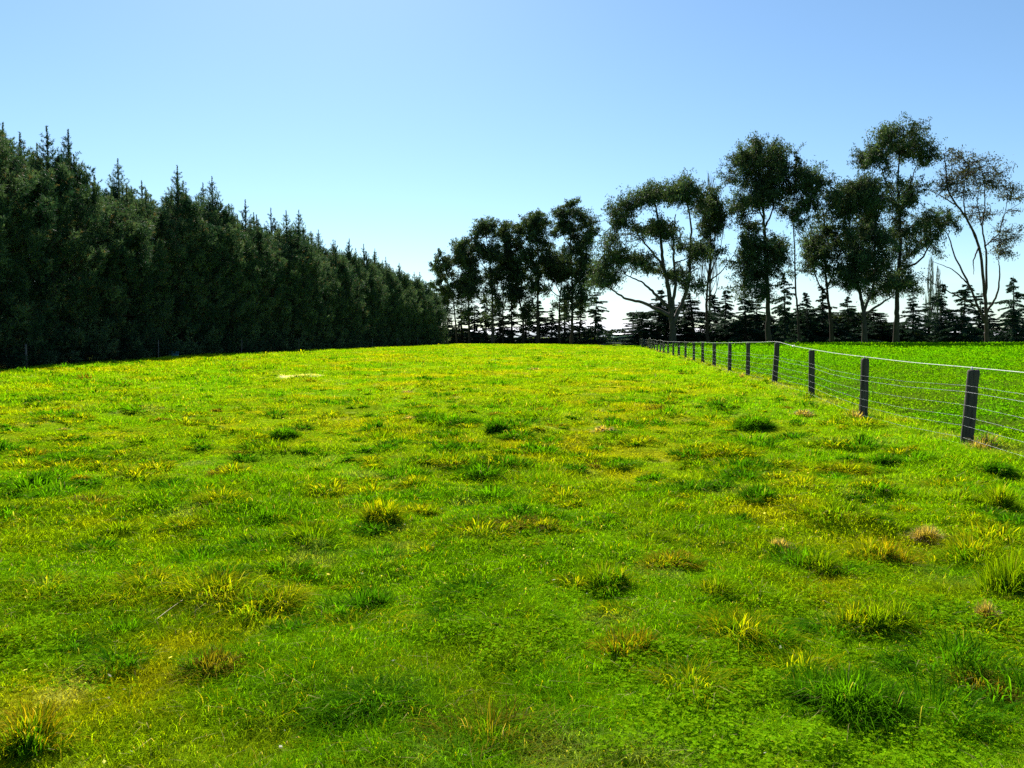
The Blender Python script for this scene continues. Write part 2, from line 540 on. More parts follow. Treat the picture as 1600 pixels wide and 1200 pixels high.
# ------------------------------------------------------------------ tussocks
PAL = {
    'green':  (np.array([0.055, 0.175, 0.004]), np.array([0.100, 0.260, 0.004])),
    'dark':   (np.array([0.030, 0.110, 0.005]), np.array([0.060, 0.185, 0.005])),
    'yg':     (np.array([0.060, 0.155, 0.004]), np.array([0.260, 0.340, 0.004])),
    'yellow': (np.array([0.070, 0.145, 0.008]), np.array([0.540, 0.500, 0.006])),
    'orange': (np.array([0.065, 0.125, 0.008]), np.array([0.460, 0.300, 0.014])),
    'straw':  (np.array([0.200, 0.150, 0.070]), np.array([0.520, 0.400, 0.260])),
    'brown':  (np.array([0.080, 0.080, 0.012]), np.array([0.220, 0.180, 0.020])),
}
def tussock_parts(rng, R, H, kind, n, wmin, wide=1.0, core=True):
    a = rng.random(n) * 6.283
    RC = R * 0.62
    rr = RC * np.sqrt(rng.random(n))
    lob = 1 + 0.35 * np.sin(a * 2 + rng.random() * 6) * rng.random() + 0.25 * np.sin(a * 3 + rng.random() * 6)
    rr = rr * lob
    P = np.stack([rr * np.cos(a) * wide, rr * np.sin(a), np.zeros(n)], 1)
    dome = 0.34 * H
    q = np.clip(rr / RC, 0, 1.3)
    P[:, 2] = dome * np.clip(1 - q ** 2, 0, 1) - 0.012
    az_ = a + (rng.random(n) - 0.5) * 1.7
    hh = H * (0.22 + 0.66 * rng.random(n) ** 1.3) * (1.05 - 0.25 * q)
    reach = R * (0.22 + 0.85 * rng.random(n) ** 1.2) * (0.35 + 0.65 * q)
    lean = np.clip(reach / hh, 0.08, 3.0)
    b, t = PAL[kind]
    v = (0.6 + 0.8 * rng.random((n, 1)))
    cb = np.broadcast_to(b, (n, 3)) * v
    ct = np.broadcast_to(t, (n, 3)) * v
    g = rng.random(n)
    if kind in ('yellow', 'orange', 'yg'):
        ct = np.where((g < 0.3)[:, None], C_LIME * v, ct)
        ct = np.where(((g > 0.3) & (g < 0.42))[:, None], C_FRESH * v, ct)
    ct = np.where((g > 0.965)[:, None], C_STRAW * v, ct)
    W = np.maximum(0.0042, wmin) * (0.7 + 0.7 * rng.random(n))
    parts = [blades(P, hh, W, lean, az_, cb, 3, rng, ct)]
    if core:                                    # dark thatch dome, added to block light and shade the tussock foot
        nt_, nr_ = 14, 5
        th = np.linspace(0, 6.283, nt_, endpoint=False)
        V = []
        for k in range(nr_):
            f = k / (nr_ - 1)
            r_ = RC * 0.92 * f * (0.85 + 0.3 * rng.random(nt_))
            V.append(np.stack([r_ * np.cos(th) * wide, r_ * np.sin(th), np.full(nt_, dome * 1.25 * (1 - f ** 2) - 0.03 * f) + 0.2 * dome * (rng.random(nt_) - 0.5)], 1))
        V = np.concatenate(V)
        i_ = np.arange(nr_ - 1)[:, None] * nt_; j_ = np.arange(nt_)[None, :]
        Q = np.stack([(i_ + j_).ravel(), (i_ + nt_ + j_).ravel(), (i_ + nt_ + (j_ + 1) % nt_).ravel(), (i_ + (j_ + 1) % nt_).ravel()], 1)
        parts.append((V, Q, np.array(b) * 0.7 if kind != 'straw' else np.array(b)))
    return parts

TUFT_GROUP = 'grass tussocks standing out in the near paddock'
def tussock(i, px, py, wpx, hpx, kind, label, group=TUFT_GROUP):
    rng = np.random.default_rng(500 + i)
    g = on_ground(px, py)
    d = g[1]
    R = 1.22 * wpx * d / F; H = 1.14 * hpx * d / F
    n = int(np.clip(900 * (R / 0.25) ** 1.2, 300, 2600))
    wide = 1.15
    if wpx > 2.2 * hpx:
        wide = 1.4
    g = g + np.array([0, R * 0.35, 0])
    mate = {'yellow': ['yellow', 'yg', 'green'], 'orange': ['orange', 'yellow', 'green'], 'yg': ['yg', 'green', 'yellow'], 'green': ['green', 'dark', 'yg'],
            'dark': ['dark', 'green', 'dark'], 'straw': ['straw', 'straw', 'brown'], 'brown': ['brown', 'green', 'brown']}[kind]
    g[2] = float(ground_z(g[0], g[1]))
    parts = []
    for q in range(4):
        k = 1.0 if q == 0 else 0.55 + 0.25 * rng.random()
        off = np.zeros(3)
        if q:
            a = rng.random() * 6.283
            off = np.array([math.cos(a) * R * wide * 0.45, math.sin(a) * R * 0.40, 0.0])
            off[2] = float(ground_z(g[0] + off[0], g[1] + off[1]) - ground_z(g[0], g[1]))
        for V, Fc, C in tussock_parts(rng, R * 0.88 * k, H * (0.55 + 0.45 * k), kind if q == 0 else mate[rng.integers(0, 3)], int(n * (0.75 if q == 0 else 0.45 * k)), d * 0.0008, wide):
            parts.append((V + off, Fc, C))
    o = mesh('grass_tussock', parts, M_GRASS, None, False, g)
    tag(o, label, 'tussock', group)

TUSSOCKS = [
 (945, 922, 45, 40, 'yg', 'broad yellow-green tussock with a dark matted base in the lower middle of the paddock'),
 (1378, 992, 55, 54, 'yg', 'largest spiky tussock, with long pale arching blades over a dark base, lower right'),
 (340, 789, 42, 26, 'yellow', 'rounded bright yellow tussock with a dark foot alone on the left side of the paddock'),
 (597, 815, 34, 34, 'yellow', 'orange-yellow tussock with dark gaps at its foot, left end of a yellow strip mid paddock'),
 (655, 808, 36, 20, 'yellow', 'low yellow tussock spreading right from the orange-yellow one mid paddock'),
 (420, 818, 28, 27, 'green', 'small dark green tuft below and right of the rounded yellow tussock'),
 (192, 1000, 36, 30, 'green', 'bushy green tussock beside a pale fallen stalk in the lower left'),
 (110, 1024, 55, 24, 'dark', 'wide low dark green mound of grass near the lower left edge'),
 (566, 957, 40, 32, 'dark', 'dark green tuft at the right end of the yellow grass in the lower left middle'),
 (445, 992, 35, 24, 'dark', 'dark green flat tuft just below the wide yellow tussock'),
 (342, 932, 46, 24, 'yellow', 'yellow spiky tussock left of the wide yellow tussock'),
 (425, 956, 58, 32, 'yellow', 'wide bright yellow tussock between a dark tuft and a spiky yellow one'),
 (975, 1032, 52, 42, 'orange', 'rusty orange and green tussock with a dark hollow in front, lower middle'),
 (1165, 1006, 82, 44, 'yellow', 'very wide yellow-tipped tussock with a green shaded front, left of the largest one'),
 (1125, 932, 32, 26, 'yg', 'small yellow-green tussock above the very wide yellow-tipped one'),
 (1050, 888, 46, 22, 'orange', 'low orange-yellow tussock right of the broad yellow-green one'),
 (1390, 884, 46, 40, 'orange', 'round tussock of mixed green, orange and brown blades above the largest one'),
 (1530, 878, 50, 36, 'yellow', 'yellow-topped tussock near the right edge, under the nearest fence post'),
 (1590, 935, 48, 70, 'yg', 'tall arching tussock cut off by the right edge of the photo'),
 (1285, 898, 42, 36, 'yg', 'soft green tussock with yellow tips next to a small dead brown tuft'),
 (1455, 850, 24, 26, 'straw', 'dead pinkish-brown tuft between two green tussocks on the right'),
 (1222, 862, 14, 20, 'straw', 'tiny dead pale brown tuft standing alone right of the middle'),
 (1545, 972, 16, 32, 'straw', 'thin dead straw-coloured tuft at the lower right beside the tall arching tussock'),
 (1188, 786, 36, 28, 'dark', 'dark green bushy tuft well left of the nearest fence post'),
 (1387, 728, 25, 20, 'dark', 'dark green tuft in the grass left of the nearest fence post'),
 (1566, 742, 22, 17, 'dark', 'dark green tuft at the foot of the fence near the right edge'),
 (1330, 742, 40, 18, 'yellow', 'flat yellow tussock in front of the fence left of the dark tuft'),
 (1380, 768, 28, 18, 'yellow', 'brownish yellow tussock just below the flat yellow one near the fence'),
 (1480, 768, 36, 18, 'yellow', 'wide low yellow tussock below the nearest fence post'),
 (1568, 795, 32, 36, 'yg', 'spreading yellow-green tussock at the right edge below the fence'),
 (775, 676, 20, 20, 'dark', 'very dark green tuft in the middle distance at the centre of the paddock'),
 (726, 667, 26, 12, 'dark', 'low dark green tuft just left of the very dark one at the centre'),
 (440, 686, 22, 18, 'green', 'green tuft in the middle distance left of the centre'),
 (59, 756, 18, 17, 'dark', 'compact dark green tuft near the left edge of the paddock'),
 (90, 722, 35, 15, 'green', 'low green tuft behind the compact dark one at the left edge'),
 (850, 812, 36, 20, 'green', 'flat green tuft right of the yellow strip mid paddock'),
 (645, 762, 30, 18, 'yellow', 'small yellow-brown tussock behind the yellow strip mid paddock'),
 (1177, 672, 30, 20, 'green', 'green hummock of long grass near the middle fence posts'),
 (1015, 1097, 25, 26, 'green', 'small spiky green tussock low in the middle of the foreground'),
 (1340, 1120, 88, 62, 'green', 'big tangled mound of long green grass in the lower right foreground'),
 (1540, 1088, 46, 32, 'brown', 'short brown tussock with a dark front near the lower right corner'),
 (590, 1120, 84, 34, 'dark', 'wide mound of dark leafy grass low in the left middle foreground'),
 (35, 1178, 62, 66, 'orange', 'bright orange and yellow tussock in the bottom left corner'),
 (320, 1066, 52, 36, 'brown', 'wispy brownish green tussock low on the left'),
 (690, 980, 48, 24, 'dark', 'soft dark green tuft left of the lower middle'),
 (186, 948, 42, 22, 'yellow', 'thin yellow tussock above the bushy green one on the left'),
 (280, 826, 36, 14, 'yellow', 'flat yellow patch of grass left below the rounded yellow tussock'),
]
for i, t in enumerate(TUSSOCKS):
    tussock(i, *t)

def build_rough():
    """the countless smaller tufts all over the paddock"""
    rng = np.random.default_rng(9)
    parts = []
    P = scatter(rng, 4.2, 560, 3.0, 140, 0.85, 1.0)
    kinds = ['green', 'dark', 'yg', 'yellow', 'brown', 'orange', 'straw']
    for x, y in P:
        s = float(side(x, y))
        if s > -0.6 or s < -33: continue
        d = math.hypot(x, y)
        k = kinds[rng.choice(7, p=[.20, .27, .14, .30, .05, .03, .01])]
        R = (0.09 + 0.26 * rng.random() ** 2.6) * (1 + 0.5 * min(1, d / 60)); H = R * (0.30 + 0.36 * rng.random())
        n = int(np.clip(9000 / d ** 1.5, 12, 360))
        V, Fc, C = tussock_parts(rng, R, H, k, n, d * 0.0012, 1.1 + 0.9 * rng.random(), False)[0]
        V = V + np.array([x, y, float(ground_z(x, y))])
        parts.append((V, Fc, C))
    for n in range(26):                              # longer grass left uncut round the fence posts
        Y = 11.9 + 4.9 * n
        for q in range(3):
            x, y = FA + FB * Y + rng.normal() * 0.16, Y + rng.normal() * 0.2
            V, Fc, C = tussock_parts(rng, 0.16 + 0.1 * rng.random(), 0.17 + 0.12 * rng.random(), ['yellow', 'green', 'yg', 'straw'][rng.integers(0, 4)], int(np.clip(1400 / Y, 16, 110)), Y * 0.0008, 1.0, False)[0]
            parts.append((V + np.array([x, y, float(ground_z(x, y))]), Fc, C))
    o = mesh('rough_grass', parts, M_GRASS)
    tag(o, 'countless small tufts of rougher green and yellow grass dotting the paddock', 'grass', kind='stuff')
build_rough()

# ------------------------------------------------------------------ fence
POSTS = [  # top x, top y, base x, base y in the photograph; depth
 (1521, 578, 1515, 698), (1352, 560, 1351, 647), (1268, 547.5, 1269, 617.5), (1214, 535.5, 1210.5, 599.5),
 (1169, 536, 1169, 588), (1140.5, 536.5, 1140, 578.6), (1116, 536.5, 1116, 573), (1098, 535.5, 1098, 567.4),
 (1084, 535.5, 1084, 562), (1071, 535, 1071, 559), (1060.7, 534.6, 1060.7, 557), (1052, 534.3, 1052, 554.6),
 (1043.7, 534, 1043.7, 552.6), (1037, 533.6, 1037, 550.6)]
def fence_point(Y):
    return np.array([FA + FB * Y, Y, float(ground_z(FA + FB * Y, Y))])

def build_fence():
    rng = np.random.default_rng(21)
    root = empty('wire_fence', fence_point(12))
    tag(root, 'wire fence on grey wooden posts with a white top rope between the two paddocks', 'fence')
    ro = np.array(root.location)
    tops, bases, Rr = [], [], []
    Y = 11.9 - 4.9
    b = fence_point(Y); tops.append(b + [0.02, 0, 1.18]); bases.append(b); Rr.append(0.088)
    for n, (tx, ty, bx, by) in enumerate(POSTS):
        Y = 11.9 + 4.9 * n
        g = on_line(bx, Y)
        T = at(tx, ty, Y)
        bases.append(g); tops.append(np.array([T[0], Y, max(T[2], g[2] + 1.05)])); Rr.append(0.094 - 0.008 * rng.random() - (0.006 if n else 0))
    Yn = 11.9 + 4.9 * len(POSTS)
    k = 0
    while Yn < 245:
        g = fence_point(Yn)
        h = 1.12 + 0.12 * rng.random()
        r = 0.075
        if abs(Yn - 100.1) < 2.5:
            h, r = 1.38, 0.14
        bases.append(g); tops.append(g + [(rng.random() - 0.5) * 0.06, 0, h]); Rr.append(r)
        Yn += 4.9
    for B, T, r in zip(bases, tops, Rr):
        ax = T - B
        t = np.concatenate([[-0.18], np.linspace(0, 0.93, 7), [0.975, 1.0]])
        P = B + ax * t[:, None]
        R = r * np.concatenate([[1.02], np.linspace(1.02, 0.95, 7), [0.94, 0.84]])
        c0 = np.array([0.062, 0.055, 0.045]) * (0.8 + 0.4 * rng.random())
        V, Fc, _ = tube(P - ro, R, 14, c0, True, 0.26, rng)
        V[-16:-2, 2] += (rng.random(14) - 0.5) * 0.03 + 0.25 * (V[-16:-2, 0] - V[-1, 0]) * (rng.random() - 0.4)
        mesh('post', [(V, Fc, c0)], M_POST, root, False)
    # wires: heights above the ground, the top one is the white rope that rides on the post tops
    N = len(bases)
    heights = [0.02, 0.12, 0.31, 0.455, 0.64, 0.85, 0.95]
    for h in heights:
        pts = []
        for q in range(N):
            B, T, r = bases[q], tops[q], Rr[q]
            hh = h * min(1.0, (T[2] - B[2]) / 1.2)
            p = B + (T - B) * (hh / (T[2] - B[2]))
            p = p + np.array([-r * 0.97 - 0.004, 0, 0])
            if q:
                m = 0.5 * (pts[-1] + p); m = m + np.array([0, 0, -0.015 - 0.03 * rng.random()])
                pts.append(m)
            pts.append(p)
        ww = 0.0030 if h == 0.85 else 0.0021
        mesh('wire', [tube(np.array(pts) - ro, ww, 5, (0.6, 0.6, 0.6))], M_WIRE, root, True)
    pts = []
    for q in range(N):
        p = tops[q] + np.array([-0.02, 0, 0.035])
        if q:
            sag = -0.008 if q > 4 else -0.015
            m = 0.5 * (pts[-1] + p) + np.array([0, 0, sag])
            pts.append(m)
        pts.append(p)
    mesh('top_rope', [tube(spline(pts, 5 * len(pts)) - ro, 0.0056, 6, (0.8, 0.8, 0.8))], M_ROPE, root, True)
    # knot in the rope between two posts and little white insulators on the post tops
    kp = tops[4] * 0.45 + tops[3] * 0.55 + np.array([-0.02, 0, 0.005])
    kv = [tube(np.array([kp + [-0.01, -0.09, 0.01], kp + [0.01, -0.03, 0.035], kp + [0, 0.02, -0.02], kp + [-0.02, 0.07, 0.03]]) - ro, 0.014, 6, (0.8, 0.8, 0.8))]
    mesh('rope_knot', kv, M_ROPE, root, True)
    for T in tops[:14]:
        mesh('insulator', [tube(np.array([T + [-0.02, 0, -0.03], T + [-0.02, 0, 0.022], T + [-0.02, 0, 0.05]]) - ro, [0.016, 0.016, 0.01], 8, (0.8, 0.8, 0.8))], M_ROPE, root, True)

def on_line(bx, Y):
    x = (bx - 800) / F * Y
    return np.array([x, Y, float(ground_z(x, Y))])
build_fence()

# thin standards of the old fence in front of the shelterbelt
def build_side_fence():
    rng = np.random.default_rng(22)
    L = lambda Y: np.array([-28.6 + FB * Y, Y, 0.0])
    root = empty('shelterbelt_fence', L(40))
    tag(root, 'low thin-posted wire fence in the shade at the foot of the pine shelterbelt', 'fence')
    ro = np.array(root.location)
    P = []
    for k in range(-1, 10):
        p = L(38.8 + 11.5 * k); p[2] = float(ground_z(p[0], p[1])); P.append(p)
        r = 0.055 if k % 3 == 0 else 0.035
        h = 1.25
        c0 = np.array([0.10, 0.10, 0.10])
        mesh('post', [tube(np.array([p + [0, 0, -0.1], p + [0.02, 0, h * 0.6], p + [0.03, 0, h]]) - ro, [r, r, r * 0.9], 8, c0)], M_POST, root)
    for h in (0.35, 0.7, 1.05):
        mesh('wire', [tube(np.array(P) + [0.04, 0, h] - ro, 0.002, 5, (0.05, 0.05, 0.05))], M_PAINT, root)
build_side_fence()

# ------------------------------------------------------------------ pines of the shelterbelt
def pine_meshes(seed, H, R):
    rng = np.random.default_rng(seed)
    trunk = [tube(np.array([[0, 0, -0.2], [0.05, 0, H * 0.3], [0, 0.04, H * 0.7], [0, 0, H - 0.6]]), [0.2, 0.15, 0.07, 0.02], 7, (0.05, 0.038, 0.028))]
    base, axis, slen = [], [], []
    def shoot(p, ax, ln):
        base.append(p); axis.append(ax); slen.append(ln)
    def puff(c, r, d, n, lean=0.7):
        for _ in range(n):
            o = rng.normal(size=3) * r * np.array([0.55, 0.55, 0.5])
            shoot(c + o, d * lean * rng.random() + o / r * 0.6 + np.array([0, 0, 0.75 + 0.5 * rng.random()]), 0.20 + 0.16 * rng.random())
    def plume(c, d, ln, r, n):
        """one bushy upswept branch end"""
        ax = unit(d * (0.35 + 0.3 * rng.random()) + np.array([0, 0, 1.0]) + rng.normal(size=3) * 0.12)
        t = rng.random(n) ** 0.85
        rr = r * np.sqrt(rng.random(n)) * (0.35 + 1.1 * t) * (1.15 - t) * 1.5
        for k in range(n):
            o = unit(np.cross(ax, rng.normal(size=3)))
            shoot(c + ax * (ln * (t[k] - 0.35)) + o * rr[k], ax * 0.9 + o * 0.75 + np.array([0, 0, 0.25]), 0.17 + 0.13 * rng.random())
    z = 0.1
    lump = [rng.random() for _ in range(80)]
    while z < H * 0.95:
        f = z / H
        if f < 0.5:
            L0 = R * (0.96 - 0.04 * f)
        else:
            L0 = R * 0.94 * max(0.0, 1 - ((f - 0.5) / 0.5) ** 1.5) + 0.12
        nb = rng.integers(5, 8) if L0 > 0.8 else rng.integers(3, 6)
        a0 = rng.random() * 6.28
        for b in range(nb):
            a = a0 + b * 6.283 / nb + (rng.random() - 0.5) * 0.6
            L = L0 * (0.60 + 0.45 * rng.random() + 0.28 * lump[int((a % 6.2832) / 6.2832 * 7) + 8 * int(f * 7)])
            up = 0.05 + 0.35 * rng.random() + 0.8 * max(0, f - 0.55)
            d = np.array([math.cos(a), math.sin(a), 0.0])
            P = lambda t: np.array([0, 0, z]) + d * (t * L) + np.array([0, 0, up * (t * L) ** 2 / max(L, .3) * 0.8])
            if L > 1.0:
                trunk.append(tube(np.array([P(0), P(.35), P(.7), P(1)]), [0.035, 0.025, 0.018, 0.008], 4, (0.04, 0.032, 0.025), False))
            sz = min(1, 0.4 + L / 2.2)
            plume(P(1.0), d, (0.65 + 0.55 * rng.random()) * sz, (0.22 + 0.12 * rng.random()) * sz, int(46 * sz))
            if L > 0.8:
                sd_ = np.array([-d[1], d[0], 0])
                for sg in (-1, 1):
                    if rng.random() < 0.75:
                        plume(P(0.7) + sd_ * sg * (0.35 + 0.3 * rng.random()) * min(1, L / 1.6), d + sd_ * sg * 0.6, 0.5 + 0.4 * rng.random(), 0.2, 26)
                puff(P(0.45), 0.4, d, 6)
        z += 0.46 + 0.24 * rng.random()
    # upright leading shoots
    tops = [(0, 0, H)]
    for _ in range(rng.integers(6, 10)):
        a = rng.random() * 6.28; r = R * (0.15 + 0.45 * rng.random())
        tops.append((r * math.cos(a), r * math.sin(a), H * (0.985 - 0.30 * (r / R) ** 1.3 - 0.06 * rng.random())))
    for k, (cx, cy, cz) in enumerate(tops):
        ln = (1.1 + 1.1 * rng.random()) if k == 0 else 0.5 + 0.9 * rng.random()
        low = 1.1 if k == 0 else 0.7
        trunk.append(tube(np.array([[cx, cy, cz - low], [cx, cy, cz], [cx + 0.03, cy, cz + ln]]), [0.022, 0.016, 0.007], 5, (0.06, 0.05, 0.03)))
        for t in np.arange(-low, ln * 0.95, 0.055):
            for q in range(3 if t < ln * 0.6 else 2):
                shoot(np.array([cx, cy, cz + t]) + (rng.random(3) - 0.5) * 0.04, np.array([(rng.random() - 0.5) * 1.2, (rng.random() - 0.5) * 1.2, 0.8 + rng.random()]), (0.10 + 0.10 * rng.random()) * (1 - 0.55 * max(0, t) / ln))
        for wz in np.arange(-low, ln * 0.55, 0.38):
            taper = 0.75 * (1 - (wz + low) / (ln + low))
            for b in range(rng.integers(3, 6)):
                a = rng.random() * 6.28; e = np.array([math.cos(a), math.sin(a), 0.0])
                for t in np.arange(0.08, taper, 0.09):
                    for q in range(2):
                        shoot(np.array([cx, cy, cz + wz]) + e * t + np.array([0, 0, t * (0.8 + 0.5 * t)]) + rng.normal(size=3) * 0.03, e * 0.5 + np.array([0, 0, 1.0]) + rng.normal(size=3) * 0.4, 0.15 + 0.06 * rng.random())
    base = np.array(base); axis = unit(np.array(axis)); slen = np.array(slen)
    NN = 9
    n = len(base)
    B = np.repeat(base, NN, 0); A = np.repeat(axis, NN, 0); SL = np.repeat(slen, NN)
    u = rng.random(n * NN)
    rv = rng.normal(size=(n * NN, 3))
    side_ = unit(rv - A * np.sum(rv * A, 1, keepdims=True))
    nd = unit(A * (0.55 + 0.5 * rng.random((n * NN, 1))) + side_ * 0.8)
    P0 = B + A * (SL * u)[:, None]
    ln = np.clip(0.6 * SL, 0.08, 0.22) * (0.8 + 0.5 * rng.random(n * NN))
    wv = unit(np.cross(nd, rng.normal(size=(n * NN, 3))))
    wd = 0.032 * (0.7 + 0.6 * rng.random(n * NN))
    V = np.stack([P0 - wv * wd[:, None] / 2, P0 + wv * wd[:, None] / 2, P0 + nd * ln[:, None]], 1).reshape(-1, 3)
    T = np.arange(n * NN * 3).reshape(-1, 3)
    cl = fbm(base[:, 0] / 0.8 + 30, base[:, 2] / 0.8 + base[:, 1] / 0.9, seed, 2)
    shoot_c = mix(np.broadcast_to(np.array([0.017, 0.050, 0.032]), (n, 3)), np.array([0.118, 0.185, 0.095]), np.clip(0.7 * rng.random(n) ** 1.6 + 1.6 * (cl - 0.5), 0, 1))  # lighter clumps paint sunlit highlights into the needle colour
    shoot_c = np.where((rng.random(n) < 0.05)[:, None], np.array([0.11, 0.080, 0.035]), shoot_c)
    C = np.repeat(np.repeat(shoot_c, NN, 0) * (0.75 + 0.5 * rng.random((n * NN, 1))), 3, 0)
    td = mesh_data('trunk', trunk, M_BARK, True)
    cd = mesh_data('crown', [(V, T, C)], M_PINE)
    return td, cd

PINE_GROUP = 'pines of the shelterbelt on the left'
PINE_H = [11.2, 12.0, 10.6, 12.6, 11.6, 10.9, 12.2, 11.5]
PINES = [pine_meshes(300 + i, h, 2.35 + 0.25 * (i % 3)) for i, h in enumerate(PINE_H)]
def build_pines():
    rng = np.random.default_rng(33)
    Y = 26.0
    k = 0
    special = {}
    while Y < 143:
        for row in range(2):
            v = int(rng.integers(0, 8))
            yy = Y + (0 if row == 0 else 1.6) + (rng.random() - 0.5) * 0.6
            x = -31.2 - row * 3.0 + FB * yy + (rng.random() - 0.5) * 1.3
            # the line of tops steps down a little where the photograph shows it
            sc = 1.00 + 0.13 * (rng.random() - 0.5)
            px = 800 + F * x / yy
            if px < 125: sc *= 1.06
            elif px < 240: sc *= 0.95
            elif px < 330: sc *= 0.98
            if yy > 118: sc *= 1 - 0.20 * (yy - 118) / 25
            g = float(ground_z(x, yy))
            if row: sc *= 1.04
            r = empty('pine_tree', (x, yy, g))
            r.scale = (1, 1, sc)
            r.rotation_euler = (0, 0, rng.random() * 6.28)
            td, cd = PINES[v]
            a = link('trunk', td, r); b = link('crown', cd, r)
            tag(r, 'dark green pine with spiky leading shoots in the dense shelterbelt left of the paddock' if row == 0 else
                'dark pine in the back row of the shelterbelt, spiky top showing over the front', 'pine tree', PINE_GROUP if row == 0 else 'pines in the back row of the shelterbelt')
            k += 1
        Y += 2.65
build_pines()

# ------------------------------------------------------------------ eucalypts
def zoomer(x0, y0, sc):
    return lambda p: (x0 + p[0] / sc, y0 + p[1] / sc)

